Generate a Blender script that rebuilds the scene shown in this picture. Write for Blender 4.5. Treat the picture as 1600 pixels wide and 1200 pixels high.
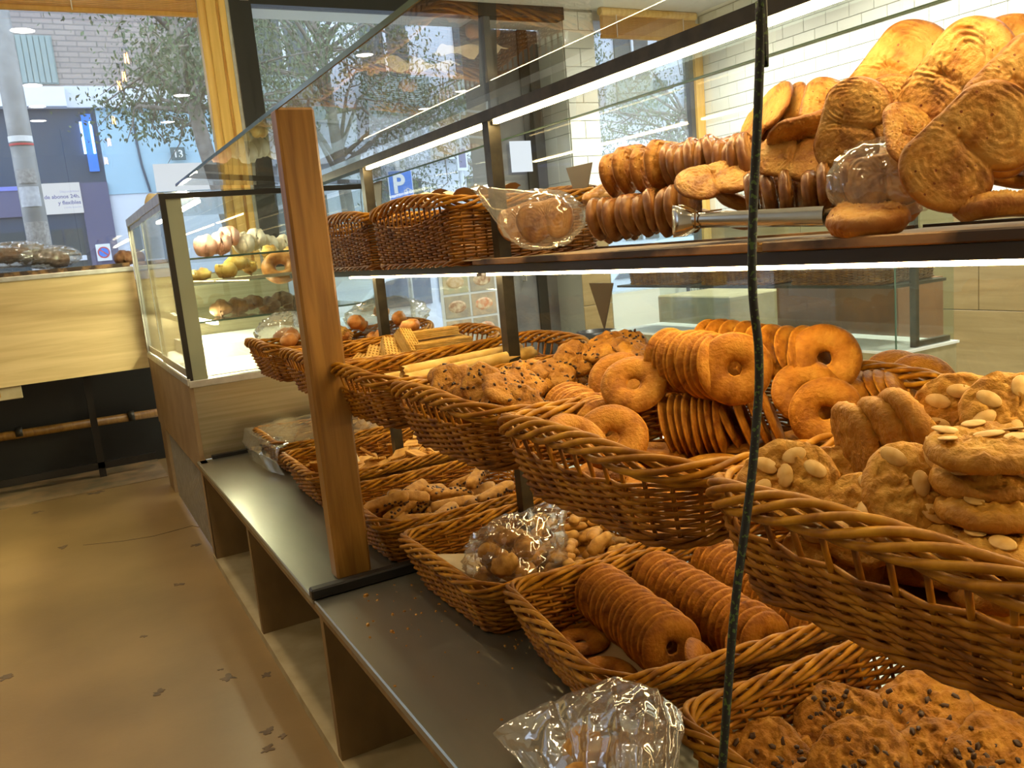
import bpy, bmesh, math, random
from math import sin, cos, pi, radians, sqrt, atan2, exp
from mathutils import Vector, Matrix, Euler, noise
random.seed(7)
for o in list(bpy.data.objects): bpy.data.objects.remove(o)
SC = bpy.context.scene
COL = SC.collection
E = 1.25                       # eye height above the staff floor

# ------------------------------------------------------------------ camera
F_PX = 1310.0
RM = Matrix(((0.871, 0.159, -0.464), (-0.482, 0.103, -0.870), (-0.090, 0.982, 0.166)))
def _basis():
    def dirc(x, y): return Vector((x-800, -(y-600), -F_PX))
    Y = dirc(74, 445).normalized(); Z = -dirc(1450, 8000).normalized()
    Z = (Z - Y*Z.dot(Y)).normalized(); X = Y.cross(Z)
    return Matrix((X, Y, Z))
RM = _basis()
EYE = Vector((0, 0, E))
cd = bpy.data.cameras.new('camera'); cam = bpy.data.objects.new('camera', cd); COL.objects.link(cam)
cam.matrix_world = Matrix.Translation(EYE) @ RM.to_4x4()
cd.sensor_width = 36; cd.lens = F_PX/1600*36; cd.clip_start = .02; cd.clip_end = 300
SC.camera = cam
def ray(px, py): return RM @ Vector((px-800, -(py-600), -F_PX))
def at(px, py, X=None, Y=None, Z=None):
    """point of the room seen at a photo pixel, on the plane X=, Y= or Z= (Z measured from eye level)"""
    r = ray(px, py)
    k = X/r.x if X is not None else Y/r.y if Y is not None else Z/r.z
    return EYE + r*k

# ------------------------------------------------------------------ world, view, lights
SC.view_settings.view_transform = 'Standard'; SC.view_settings.look = 'None'
SC.view_settings.exposure = 0.0; SC.view_settings.gamma = 1.0
SC.view_settings.use_curve_mapping = False
SC.cycles.max_bounces = 10; SC.cycles.transparent_max_bounces = 24
SC.cycles.diffuse_bounces = 4; SC.cycles.glossy_bounces = 4; SC.cycles.transmission_bounces = 8
SC.cycles.caustics_reflective = False; SC.cycles.caustics_refractive = False
SC.cycles.sample_clamp_indirect = 6
w = bpy.data.worlds.new('sky'); SC.world = w; w.use_nodes = True
bg = w.node_tree.nodes['Background']; bg.inputs[0].default_value = (.70, .82, 1.0, 1); bg.inputs[1].default_value = 3.6
WARM = (1.0, .80, .50)
LEDC = (1.0, .73, .33)
def area(name, loc, sx, sy, power, col, rot=(0, 0, 0), spread=pi):
    l = bpy.data.lights.new(name, 'AREA'); l.shape = 'RECTANGLE'; l.size = sx; l.size_y = sy
    l.energy = power; l.color = col; l.spread = spread
    o = bpy.data.objects.new(name, l); o.location = loc; o.rotation_euler = rot; COL.objects.link(o); return o
# recessed ceiling lights over the staff aisle and the shop floor (right wall row added to overexpose the tiles)
def downlamp(x, y, power, col, size=.17, spread=2.6):
    l = bpy.data.lights.new('ceiling_lamp', 'AREA'); l.shape = 'DISK'; l.size = size; l.energy = power; l.color = col; l.spread = spread
    o = bpy.data.objects.new('ceiling_lamp', l); o.location = (x, y, E+1.884); COL.objects.link(o)
AISLE = [(.14, 5.09), (.18, 3.11), (.21, 2.0), (.21, 1.1), (-1.5, 4.6), (-1.5, 2.4), (-1.5, .4)]
SHOP = [(1.6, 2.62), (1.66, .9), (3.0, 4.6), (3.0, 1.4), (4.75, 5.3), (4.85, 4.1), (4.85, 2.9), (4.85, 1.7)]
for x, y in AISLE: downlamp(x, y, 8.0 if x < 0 else 4.0, (1, .70, .32))
for x, y in SHOP: downlamp(x, y, 42 if x > 4 else (3 if x < 2 else 30), (1, .95, .80))

# ------------------------------------------------------------------ materials
MT = {}
def nd(nt, t, **k):
    n = nt.nodes.new(t)
    for a, b in k.items():
        if a in n.inputs: n.inputs[a].default_value = b
        else: setattr(n, a, b)
    return n
def base(name, col=(.8, .8, .8), rough=.5, metal=0, **k):
    m = bpy.data.materials.new(name); m.use_nodes = True
    b = m.node_tree.nodes['Principled BSDF']
    b.inputs['Base Color'].default_value = (*col, 1); b.inputs['Roughness'].default_value = rough
    b.inputs['Metallic'].default_value = metal
    for a, v in k.items(): b.inputs[a.replace('_', ' ')].default_value = v
    MT[name] = m; return m
def noisy(name, c1, c2, scale=8, rough=.5, metal=0, detail=6, stretch=(1, 1, 1), bump=0, bscale=None, pos=(.35, .65), dist=0, c3=None, **k):
    m = base(name, c1, rough, metal, **k); nt = m.node_tree; b = nt.nodes['Principled BSDF']
    tc = nd(nt, 'ShaderNodeTexCoord'); mp = nd(nt, 'ShaderNodeMapping'); mp.inputs['Scale'].default_value = stretch
    nt.links.new(tc.outputs['Object'], mp.inputs[0])
    n = nd(nt, 'ShaderNodeTexNoise', Scale=scale, Detail=detail, Distortion=dist); nt.links.new(mp.outputs[0], n.inputs['Vector'])
    r = nd(nt, 'ShaderNodeValToRGB'); r.color_ramp.elements[0].position = pos[0]; r.color_ramp.elements[1].position = pos[1]
    r.color_ramp.elements[0].color = (*c1, 1); r.color_ramp.elements[1].color = (*c2, 1)
    if c3:
        e = r.color_ramp.elements.new(min(.98, pos[1]+.12)); e.color = (*c3, 1)
    nt.links.new(n.outputs['Fac'], r.inputs[0]); nt.links.new(r.outputs[0], b.inputs['Base Color'])
    if bump:
        n2 = nd(nt, 'ShaderNodeTexNoise', Scale=bscale or scale*3, Detail=4); nt.links.new(mp.outputs[0], n2.inputs['Vector'])
        bp = nd(nt, 'ShaderNodeBump', Strength=bump, Distance=.002); nt.links.new(n2.outputs['Fac'], bp.inputs['Height'])
        nt.links.new(bp.outputs[0], b.inputs['Normal'])
    return m
def emit(name, col, s):
    m = bpy.data.materials.new(name); m.use_nodes = True; nt = m.node_tree; nt.nodes.clear()
    e = nd(nt, 'ShaderNodeEmission', Color=(*col, 1), Strength=s); o = nd(nt, 'ShaderNodeOutputMaterial')
    nt.links.new(e.outputs[0], o.inputs[0]); MT[name] = m; return m
def thin_glass(name, tint=(.93, .97, .95), ior=1.5, rough=0.0, haze=0.0, hcol=(.9, .9, .9), gain=1.0):
    m = bpy.data.materials.new(name); m.use_nodes = True; nt = m.node_tree; nt.nodes.clear()
    t = nd(nt, 'ShaderNodeBsdfTransparent', Color=(*tint, 1)); g = nd(nt, 'ShaderNodeBsdfGlossy', Roughness=rough)
    lw = nd(nt, 'ShaderNodeLayerWeight', Blend=.5); pw = nd(nt, 'ShaderNodeMath', operation='POWER'); pw.inputs[1].default_value = 5
    f = nd(nt, 'ShaderNodeMath', operation='MULTIPLY_ADD'); f.inputs[1].default_value = .92; f.inputs[2].default_value = .06
    nt.links.new(lw.outputs['Facing'], pw.inputs[0]); nt.links.new(pw.outputs[0], f.inputs[0]); mx = nd(nt, 'ShaderNodeMixShader'); o = nd(nt, 'ShaderNodeOutputMaterial')
    mm = nd(nt, 'ShaderNodeMath', operation='MULTIPLY', use_clamp=True); mm.inputs[1].default_value = gain
    nt.links.new(f.outputs[0], mm.inputs[0]); nt.links.new(mm.outputs[0], mx.inputs[0])
    nt.links.new(t.outputs[0], mx.inputs[1]); nt.links.new(g.outputs[0], mx.inputs[2])
    last = mx
    if haze:
        d = nd(nt, 'ShaderNodeBsdfDiffuse', Color=(*hcol, 1)); m2 = nd(nt, 'ShaderNodeMixShader')
        tc = nd(nt, 'ShaderNodeTexCoord'); n = nd(nt, 'ShaderNodeTexNoise', Scale=3.0, Detail=8)
        nt.links.new(tc.outputs['Object'], n.inputs['Vector'])
        ml = nd(nt, 'ShaderNodeMath', operation='MULTIPLY'); ml.inputs[1].default_value = haze*2
        nt.links.new(n.outputs['Fac'], ml.inputs[0]); nt.links.new(ml.outputs[0], m2.inputs[0])
        nt.links.new(mx.outputs[0], m2.inputs[1]); nt.links.new(d.outputs[0], m2.inputs[2]); last = m2
    nt.links.new(last.outputs[0], o.inputs[0]); MT[name] = m; return m

noisy('lino', (.205, .128, .045), (.30, .19, .072), scale=1.6, rough=.42, bump=.15, bscale=60, detail=9)
noisy('lino_worn', (.16, .12, .06), (.33, .20, .09), scale=7, rough=.6, bump=.4, bscale=40, detail=9)
noisy('shopfloor', (.42, .44, .36), (.50, .52, .43), scale=2, rough=.35)
noisy('steel', (.28, .29, .25), (.44, .44, .38), scale=3, rough=.30, metal=.85, stretch=(1, .25, 1), bump=.05, bscale=200)
noisy('brushed', (.42, .36, .22), (.55, .48, .32), scale=5, rough=.33, metal=.8, stretch=(.3, 1, 12))
base('olive', (.36, .38, .24), .45)
noisy('alu', (.55, .53, .47), (.68, .66, .60), scale=20, rough=.35, metal=.7)
noisy('postwood', (.22, .098, .014), (.36, .175, .030), scale=11, rough=.42, stretch=(4, 4, .28), bump=.15, bscale=30, dist=.7)
noisy('cabwood', (.17, .105, .038), (.27, .17, .065), scale=6, rough=.6, stretch=(1, 5, .5), bump=.2)
noisy('cabpale', (.34, .27, .14), (.44, .36, .21), scale=9, rough=.6)
noisy('ledgewood', (.50, .36, .16), (.63, .47, .23), scale=3.2, rough=.45, stretch=(.5, 1, 7), dist=.8, detail=8)
noisy('casewood', (.25, .16, .075), (.33, .22, .11), scale=7, rough=.5, bump=.1)
base('dark', (.013, .012, .010), .5)
noisy('darksteel', (.030, .026, .018), (.055, .046, .030), scale=30, rough=.42, metal=.3)
base('blackplastic', (.012, .012, .012), .35)
base('grout', (.36, .37, .33), .8)
base('walltile', (.84, .86, .80), .10)
noisy('woodtile', (.25, .18, .082), (.33, .245, .12), scale=2.5, rough=.4, stretch=(1, .6, 6), dist=.8)
base('white', (.82, .82, .80), .5)
base('ceiling', (.80, .78, .72), .8)
noisy('yellowwood', (.70, .42, .10), (.85, .55, .17), scale=6, rough=.32, stretch=(6, 6, .3))
base('blackframe', (.020, .017, .012), .4)
noisy('charcoal', (.10, .10, .105), (.17, .17, .17), scale=3, rough=.45)
noisy('trayboard', (.035, .017, .007), (.34, .19, .075), scale=14, rough=.55, stretch=(1, .45, 1), bump=.5, pos=(.44, .62))
base('trayrim', (.016, .012, .009), .45)
emit('led', LEDC, 60)
emit('led_shelf', LEDC, 56)
emit('led_low', LEDC, 40)
emit('downlight', (1, .93, .82), 45)
emit('filament', (1, .50, .13), 90)
emit('led_case', (1, .88, .58), 170)
thin_glass('glass', haze=.012)
thin_glass('glass_top', tint=(.93, .95, .93), haze=.02, gain=1.15)
thin_glass('glass_window', tint=(.95, .97, .98), haze=.04, gain=1.6)
thin_glass('bulbglass', tint=(1, .85, .65))
base('glassedge', (.10, .17, .13), .15)

def wicker(name, c1, c2, c3):
    m = base(name, c1, .45); nt = m.node_tree; b = nt.nodes['Principled BSDF']; b.inputs['Specular IOR Level'].default_value = .22
    tc = nd(nt, 'ShaderNodeTexCoord')
    n = nd(nt, 'ShaderNodeTexNoise', Scale=26.0, Detail=5); nt.links.new(tc.outputs['Object'], n.inputs['Vector'])
    r = nd(nt, 'ShaderNodeValToRGB'); el = r.color_ramp.elements
    el[0].position = .32; el[0].color = (*c1, 1); el[1].position = .68; el[1].color = (*c3, 1)
    e = el.new(.5); e.color = (*c2, 1)
    nt.links.new(n.outputs['Fac'], r.inputs[0]); nt.links.new(r.outputs[0], b.inputs['Base Color'])
    n2 = nd(nt, 'ShaderNodeTexNoise', Scale=180.0, Detail=3); nt.links.new(tc.outputs['Object'], n2.inputs['Vector'])
    bp = nd(nt, 'ShaderNodeBump', Strength=.3, Distance=.001); nt.links.new(n2.outputs['Fac'], bp.inputs['Height']); nt.links.new(bp.outputs[0], b.inputs['Normal'])
wicker('wicker', (.14, .042, .002), (.30, .105, .005), (.46, .20, .012))
wicker('wicker_rim', (.22, .075, .003), (.40, .165, .008), (.60, .29, .020))
wicker('wicker_dark', (.10, .030, .003), (.19, .068, .006), (.30, .125, .013))

# ------------------------------------------------------------------ mesh helpers
class MB:
    def __init__(s): s.v = []; s.f = []
    def add(s, vs, fs):
        o = len(s.v); s.v += [tuple(v) for v in vs]; s.f += [tuple(i+o for i in f) for f in fs]
    def box(s, a, b, M=None):
        x0, y0, z0 = a; x1, y1, z1 = b
        vs = [Vector(p) for p in ((x0,y0,z0),(x1,y0,z0),(x1,y1,z0),(x0,y1,z0),(x0,y0,z1),(x1,y0,z1),(x1,y1,z1),(x0,y1,z1))]
        if M: vs = [M @ v for v in vs]
        s.add(vs, [(0,3,2,1),(4,5,6,7),(0,1,5,4),(1,2,6,5),(2,3,7,6),(3,0,4,7)])
    def tube(s, pts, r, n=6, closed=False, caps=True, ecc=None):
        pts = [Vector(p) for p in pts]; N = len(pts); rings = []
        rr = r if hasattr(r, '__len__') else [r]*N
        up = Vector((0, 0, 1)); prev = None
        for i, p in enumerate(pts):
            a = pts[(i-1) % N] if (closed or i) else p; b = pts[(i+1) % N] if (closed or i < N-1) else p
            t = (b-a).normalized() if (b-a).length > 1e-9 else Vector((1, 0, 0))
            if prev is None:
                u = up if abs(t.z) < .9 else Vector((1, 0, 0))
                x = t.cross(u).normalized()
            else:
                x = (prev - t*prev.dot(t)); x = x.normalized() if x.length > 1e-6 else t.orthogonal().normalized()
            y = t.cross(x); prev = x
            rings.append([p + x*cos(2*pi*k/n)*rr[i] + y*sin(2*pi*k/n)*rr[i] for k in range(n)])
        vs = [v for R in rings for v in R]; fs = []
        M = N if closed else N-1
        for i in range(M):
            j = (i+1) % N
            for k in range(n): fs.append((i*n+k, i*n+(k+1) % n, j*n+(k+1) % n, j*n+k))
        if caps and not closed:
            fs.append(tuple(range(n-1, -1, -1))); fs.append(tuple((N-1)*n+k for k in range(n)))
        s.add(vs, fs)
    def lathe(s, prof, n=24, M=None, caps=True):
        vs = []; fs = []
        for (r, z) in prof:
            for k in range(n): vs.append(Vector((r*cos(2*pi*k/n), r*sin(2*pi*k/n), z)))
        for i in range(len(prof)-1):
            for k in range(n): fs.append((i*n+k, i*n+(k+1) % n, (i+1)*n+(k+1) % n, (i+1)*n+k))
        if caps and prof[0][0] > 1e-6: fs.append(tuple(range(n-1, -1, -1)))
        if caps and prof[-1][0] > 1e-6: fs.append(tuple((len(prof)-1)*n+k for k in range(n)))
        if M: vs = [M @ v for v in vs]
        s.add(vs, fs)
    def prism(s, poly, z0, z1, M=None):
        n = len(poly); vs = [Vector((x, y, z0)) for x, y in poly]+[Vector((x, y, z1)) for x, y in poly]
        if M: vs = [M @ v for v in vs]
        s.add(vs, [tuple(range(n-1, -1, -1)), tuple(range(n, 2*n))]+[(i, (i+1) % n, n+(i+1) % n, n+i) for i in range(n)])
    def grid(s, fn, nu, nv, closeu=False):
        vs = [fn(i/(nu if closeu else nu-1), j/(nv-1)) for i in range(nu) for j in range(nv)]; fs = []
        for i in range(nu if closeu else nu-1):
            for j in range(nv-1):
                a = i*nv+j; b = ((i+1) % nu)*nv+j; fs.append((a, b, b+1, a+1))
        s.add(vs, fs)
    def mesh(s, name, m, smooth=False, bevel=0):
        me = bpy.data.meshes.new(name); me.from_pydata(s.v, [], s.f); me.update()
        if bevel:
            bm = bmesh.new(); bm.from_mesh(me)
            bmesh.ops.bevel(bm, geom=list(bm.edges), offset=bevel, segments=1, affect='EDGES', clamp_overlap=True); bm.to_mesh(me); bm.free()
        me.materials.append(MT[m] if isinstance(m, str) else m)
        if smooth: me.polygons.foreach_set('use_smooth', [True]*len(me.polygons))
        return me
    def obj(s, name, m, parent=None, smooth=False, bevel=0):
        return link(name, s.mesh(name, m, smooth, bevel), parent)
def link(name, me, parent=None, M=None):
    o = bpy.data.objects.new(name, me); COL.objects.link(o)
    if parent: o.parent = parent
    if M is not None: o.matrix_basis = M
    return o
def tag(o, label=None, cat=None, group=None, kind=None):
    if label: o['label'] = label
    if cat: o['category'] = cat
    if group: o['group'] = group
    if kind: o['kind'] = kind
    return o
def empty(name, loc=(0, 0, 0), rz=0, label=None, cat=None, group=None, M=None):
    o = bpy.data.objects.new(name, None); COL.objects.link(o); o.empty_display_size = .02
    if M is not None: o.matrix_basis = M
    else: o.location = loc; o.rotation_euler = (0, 0, rz)
    return tag(o, label, cat, group)
def box(name, a, b, m, parent=None, bevel=0, **t):
    mb = MB(); mb.box([min(p, q) for p, q in zip(a, b)], [max(p, q) for p, q in zip(a, b)])
    return tag(mb.obj(name, m, parent, bevel=bevel), **t)
def kids(o): return [c for c in bpy.data.objects if c.parent == o]
def copy_tree(o, M=None, label=None, group=None, tree=None, parent=None):
    c = o.copy(); COL.objects.link(c); c.parent = parent
    c.matrix_basis = M if (parent is None and M is not None) else o.matrix_basis.copy()
    if label: c['label'] = label
    if group: c['group'] = group
    for ch in (tree if tree is not None else kids(o)): copy_tree(ch, parent=c, tree=None if tree is None else kids(ch))
    return c
def frame(n, up=(0, 0, 1), roll=0):
    """rotation whose local Z is n"""
    n = Vector(n).normalized(); u = Vector(up)
    if abs(u.normalized().dot(n)) > .98: u = Vector((0, 1, 0))
    x = u.cross(n).normalized(); y = n.cross(x)
    return Matrix((x, y, n)).transposed().to_4x4() @ Matrix.Rotation(roll, 4, 'Z')
def TM(p, n=(0, 0, 1), roll=0, s=1, up=(0, 0, 1)):
    return Matrix.Translation(p) @ frame(n, up, roll) @ Matrix.Diagonal((s, s, s, 1))
def text_mesh(name, txt, size, m, parent=None, M=None, align='LEFT', depth=.001, bold=0):
    cu = bpy.data.curves.new(name, 'FONT'); cu.body = txt; cu.size = size; cu.align_x = align; cu.extrude = depth; cu.offset = bold
    t = bpy.data.objects.new('tmp', cu); COL.objects.link(t)
    dg = bpy.context.evaluated_depsgraph_get(); me = bpy.data.meshes.new_from_object(t.evaluated_get(dg))
    bpy.data.objects.remove(t); me.name = name; me.materials.clear(); me.materials.append(MT[m])
    return link(name, me, parent, M)
ORD = ['front', 'second', 'third', 'fourth', 'fifth', 'sixth', 'seventh', 'eighth', 'ninth', 'tenth', 'eleventh', 'twelfth', 'thirteenth', 'fourteenth', 'fifteenth', 'sixteenth', 'seventeenth', 'eighteenth', 'nineteenth', 'twentieth']
def zone(x, y, x0, x1, y0, y1, top):
    a = 'left end' if x < x0+(x1-x0)/3 else 'right end' if x > x1-(x1-x0)/3 else 'middle'
    b = 'near side' if y < (y0+y1)/2 else 'far side'
    return '%s, %s, %s' % ('on top' if top else 'lower layer', a, b)
def S(o): o['kind'] = 'structure'; return o
# ------------------------------------------------------------------ room shell
FW = 6.28                      # shopfront plane
S(box('floor', (-4.0, -2.0, -.09), (.60, 6.27, 0), 'lino'))
S(box('trim_1', (-4.0, 5.55, 0), (.47, 6.27, .004), 'lino_worn'))
S(box('floor_shop', (.60, -2.0, -.13), (5.8, 9.5, -.05), 'shopfloor'))
S(box('floor_under_window', (-4.0, 6.27, -.35), (.60, 9.5, -.25), 'dark'))
S(box('ceiling', (-4.1, -2.1, E+1.9), (5.9, 6.7, E+2.0), 'ceiling'))
S(box('wall_left', (-4.12, -2.1, -.1), (-4.0, 6.7, E+1.9), 'white'))
S(box('wall_back', (-4.12, -2.2, -.1), (5.9, -2.1, E+1.9), 'white'))
wr = S(box('wall_right', (5.66, -2.1, -.05), (5.8, 6.5, E+1.9), 'grout'))
# glazed white tiles, one object each, brick bond
TH, TL = .1105, .221
tm = MB(); tm.box((0, 0, 0), (.008, TL-.004, TH-.004)); tile_me = tm.mesh('tile', 'walltile', bevel=.003)
z0 = E-.10
for k in range(17):
    z = E+1.895-(k+1)*TH
    for j in range(18):
        y = 6.27-(j+1)*TL-(TL/2 if k % 2 else 0)
        if y < 2.3: continue
        link('tile', tile_me, wr, Matrix.Translation((5.652, y+.002, z+.002)))
for k in range(17):
    if k % 2:
        mb = MB(); mb.box((0, 0, 0), (.008, TL/2-.004, TH-.004)); link('tile', mb.mesh('tile_half', 'walltile', bevel=.003), wr, Matrix.Translation((5.652, 6.27-TL/2+.002, E+1.895-(k+1)*TH+.002)))
# wood effect planks below the tiles
for r_, (za, zb) in enumerate([(E-1.30, E-.765), (E-.76, E-.225), (E-.22, E+.012)]):
    for j in range(5):
        y0 = 6.27-1.12*j-(.45 if r_ % 2 else 0); y1 = max(y0-1.115, 1.2)
        if r_ % 2 and j == 0: box('wood_plank_tile', (5.648, y0+.005, za), (5.66, 6.27, zb), 'woodtile', wr, bevel=.002)
        if y0 > 1.3: box('wood_plank_tile', (5.648, y1, za), (5.66, y0, zb), 'woodtile', wr, bevel=.002)

# shopfront: tiled pillar, dark side panel, window bays
wf = S(box('wall_far', (-4.1, FW+.02, E+1.82), (5.8, FW+.4, E+1.9), 'white'))
pil = S(box('wall_pillar', (4.15, FW+.008, -.05), (4.465, FW+.45, E+1.9), 'grout'))
pt = MB(); pt.box((0, 0, 0), (TL-.004, .008, TH*1.02-.004)); pt1 = pt.mesh('tile', 'walltile', bevel=.003)
ph = MB(); ph.box((0, 0, 0), (TL/1.42-.004, .008, TH*1.02-.004)); 
def ptile(x0, x1, z):
    mb = MB(); mb.box((x0+.002, FW, z+.002), (x1-.002, FW+.008, z+.15-.002)); mb.obj('tile', 'walltile', pil, bevel=.003)
for k in range(12):
    z = E+1.88-(k+1)*.15
    if z < E+.05: break
    if k % 2: ptile(4.15, 4.465, z)
    else: ptile(4.15, 4.307, z); ptile(4.307, 4.465, z)
for k in range(9):
    z = E+1.88-(k+1)*.2
    mb = MB(); mb.box((4.142, FW+.012, z+.002), (4.15, FW+.225, z+.198)); mb.obj('tile', 'walltile', pil, bevel=.003)
    mb = MB(); mb.box((4.142, FW+.229, z+.002), (4.15, FW+.445, z+.198)); mb.obj('tile', 'walltile', pil, bevel=.003)
box('wood_plank_tile', (4.15, FW, E-.62), (4.465, FW+.008, E+.055), 'woodtile', pil, bevel=.002)
box('wood_plank_tile', (4.15, FW, E-1.3), (4.465, FW+.008, E-.625), 'woodtile', pil, bevel=.002)
dr = S(box('door_1', (3.42, FW+.42, -.05), (4.15, FW+.47, E+1.82), 'charcoal'))
box('door_stile', (3.93, FW+.40, -.05), (4.03, FW+.42, E+1.82), 'blackframe', dr)
dh = MB(); p = at(819, 428, Y=FW+.40); dh.tube([p+Vector((0, .02, .05)), p+Vector((0, -.03, .05)), p+Vector((0, -.03, -.06)), p+Vector((0, .02, -.06))], .008, 6); dh.obj('door_handle', 'alu', dr)

def window(n, x0, x1, z0, z1, y=FW, fr='blackframe', fw=.05):
    o = S(box('window_%d' % n, (x0, y+.02, z0), (x1, y+.026, z1), 'glass_window'))
    return o
w1 = window(1, -4.0, 1.19, E-.02, E+1.82)
w2 = window(2, 1.53, 3.42, E-1.25, E+1.81)
w3 = window(3, 4.465, 5.55, E-.55, E+1.82)
S(box('wall_sill', (-4.0, FW+.02, E-.35), (1.3, FW+.25, E-.02), 'dark'))
S(box('wall_right_sill', (4.465, FW+.02, -.05), (5.66, FW+.25, E-.55), 'white'))
# yellow wood jamb with grooves
j = S(box('trim_2', (1.185, FW-.03, E-.6), (1.235, FW+.06, E+1.82), 'yellowwood'))
box('jamb_strip', (1.235, FW-.05, E-.6), (1.305, FW+.06, E+1.82), 'yellowwood', j, bevel=.004)
box('jamb_strip', (1.305, FW-.02, E-.6), (1.325, FW+.06, E+1.82), 'yellowwood', j)
box('jamb_strip', (1.325, FW-.05, E-.6), (1.37, FW+.06, E+1.82), 'yellowwood', j, bevel=.004)
box('jamb_strip', (1.372, FW-.04, E-.6), (1.395, FW+.06, E+1.82), 'alu', j)
j = S(box('trim_3', (1.395, FW-.06, -.05), (1.47, FW+.08, E+1.82), 'blackframe'))
box('mullion_cover', (1.472, FW-.03, -.05), (1.55, FW+.08, E+1.82), 'blackframe', j)
S(box('trim_4', (1.55, FW-.03, E+1.80), (4.15, FW+.08, E+1.9), 'blackframe'))
S(box('trim_5', (5.55, FW-.04, E-.6), (5.645, FW+.06, E+1.82), 'yellowwood'))
S(box('trim_6', (5.50, FW-.01, E-.6), (5.55, FW+.05, E+1.82), 'charcoal'))
S(box('trim_7', (3.38, FW-.02, -.05), (3.44, FW+.42, E+1.82), 'charcoal'))
# rolled bamboo blinds
def blind(name, x0, x1, zb, lab):
    t = empty(name, (x0, FW-.08, zb), label=lab, cat='blind')
    mb = MB()
    for k in range(16): mb.tube([(0, .0, .012+k*.011), (x1-x0, .0, .012+k*.011)], .0055, 5)
    tag(mb.obj('reed', 'blindreed', t), kind='stuff')
    box('bottom_bar', (0, -.015, -.02), (x1-x0, .015, .01), 'blindreed', t, bevel=.004)
    mb = MB(); mb.tube([(0, 0, .20), (x1-x0, 0, .20)], .035, 12); mb.obj('roll', 'yellowwood', t)
    for fx in (.15, .85): box('cord', ((x1-x0)*fx, -.02, -.01), ((x1-x0)*fx+.006, -.016, .24), 'white', t)
mt_ = MT['yellowwood'].copy(); MT['blindreed'] = mt_; b_ = mt_.node_tree.nodes['Principled BSDF']; tl = nd(mt_.node_tree, 'ShaderNodeBsdfTranslucent', Color=(.9, .62, .26, 1)); mx_ = nd(mt_.node_tree, 'ShaderNodeMixShader'); mx_.inputs[0].default_value = .55
o_ = [n for n in mt_.node_tree.nodes if n.type == 'OUTPUT_MATERIAL'][0]; mt_.node_tree.links.new(b_.outputs[0], mx_.inputs[1]); mt_.node_tree.links.new(tl.outputs[0], mx_.inputs[2]); mt_.node_tree.links.new(mx_.outputs[0], o_.inputs[0])
blind('roll_blind', -3.9, 1.17, E+1.70, 'rolled reed blind across the top of the left street window')
blind('roll_blind', 4.48, 5.54, E+1.67, 'rolled reed blind above the small window by the tiled wall')

# ceiling lights and hanging bulbs (they show in the window as reflections)
dm = MB(); dm.lathe([(.085, 0), (.085, .006)], 24); dl = dm.mesh('lamp', 'downlight')
lampn = {}
rm = MB(); rm.lathe([(.086, .004), (.086, -.006), (.105, -.003), (.105, .006)], 24); rl = rm.mesh('trim_ring', 'white', smooth=True)
for x, y in AISLE+SHOP:  # fixtures beside the right wall are added wall washers
    side = 'over the staff aisle' if (x, y) in AISLE else 'in partly added shop row'
    lampn[side] = lampn.get(side, 0)+1; side += ', lamp %s of its run' % ORD[lampn[side]-1].replace('front', 'first')
    t = empty('ceiling_light', (x, y, E+1.892), label='round recessed white ceiling light, %s' % side, cat='lamp', group='recessed ceiling lights')
    link('lamp', dl, t); link('trim_ring', rl, t)
bg_ = MB(); bg_.lathe([(.012, .10), (.022, .085), (.042, .04), (.045, .02), (.03, -.012), (.0005, -.025)], 16); bgm = bg_.mesh('bulb', 'bulbglass', smooth=True)
bf = MB(); bf.tube([(-.008, 0, .07), (-.012, 0, 0), (0, 0, .045), (.012, 0, 0), (.008, 0, .07)], .0035, 5); bfm = bf.mesh('filament', 'filament')
bs = MB(); bs.lathe([(.014, .095), (.016, .10), (.016, .14), (.006, .15)], 12); bsm = bs.mesh('socket', 'darksteel', smooth=True)
bc = MB()
for k in range(6):
    a = k*pi/3; bc.tube([(.018*cos(a), .018*sin(a), .13), (.075*cos(a), .075*sin(a), .05), (.05*cos(a), .05*sin(a), -.04)], .002, 4)
bcm = bc.mesh('wire_cage', 'wicker')
for k, (y, z) in enumerate([(5.36, 1.66), (5.0, 1.60), (4.55, 1.62), (3.55, 1.50), (2.68, 1.42), (1.9, 1.33)]):
    t = empty('pendant_bulb', (.80, y, E+z-.05), label='glowing filament bulb in wire cage hanging over the counter, %s from the window' % ['first', 'second', 'third', 'fourth', 'fifth', 'sixth'][k], cat='lamp', group='pendant bulbs')
    link('bulb', bgm, t); link('filament', bfm, t); link('socket', bsm, t); link('wire_cage', bcm, t)
    mb = MB(); mb.tube([(0, 0, .15), (0, 0, 1.9-z+.04)], .002, 4); mb.obj('cord', 'blackplastic', t)

# ------------------------------------------------------------------ ledge under the window
LY = 5.42
t = empty('window_counter', (-1.6, LY, 0), label='pale oak front panel counter under the street window', cat='counter')
def bx(name, a, b, m, par, **k):      # box in room coordinates, parented to an unrotated empty
    L = par.location; return box(name, Vector(a)-L, Vector(b)-L, m, par, **k)
bx('front_panel', (-3.9, LY, E-.54), (.455, LY+.02, E+.035), 'ledgewood', t)
bx('steel_edge', (-3.9, LY-.012, E+.035), (.455, LY+.03, E+.062), 'alu', t, bevel=.003)
bx('top', (-3.9, LY+.03, E+.035), (.455, 6.24, E+.055), 'steel', t)
bx('cavity_back', (-3.9, 6.15, -.25), (.60, 6.2, E-.1), 'dark', t)
pp = MB(); a = at(0, 683, Y=6.05); b = at(245, 645, Y=6.05)
d = b-a; pp.tube([a-d*6-t.location, a-t.location, b-t.location+d*.05], .028, 10); pp.obj('pipe', 'postwood', t, smooth=True)
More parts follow.
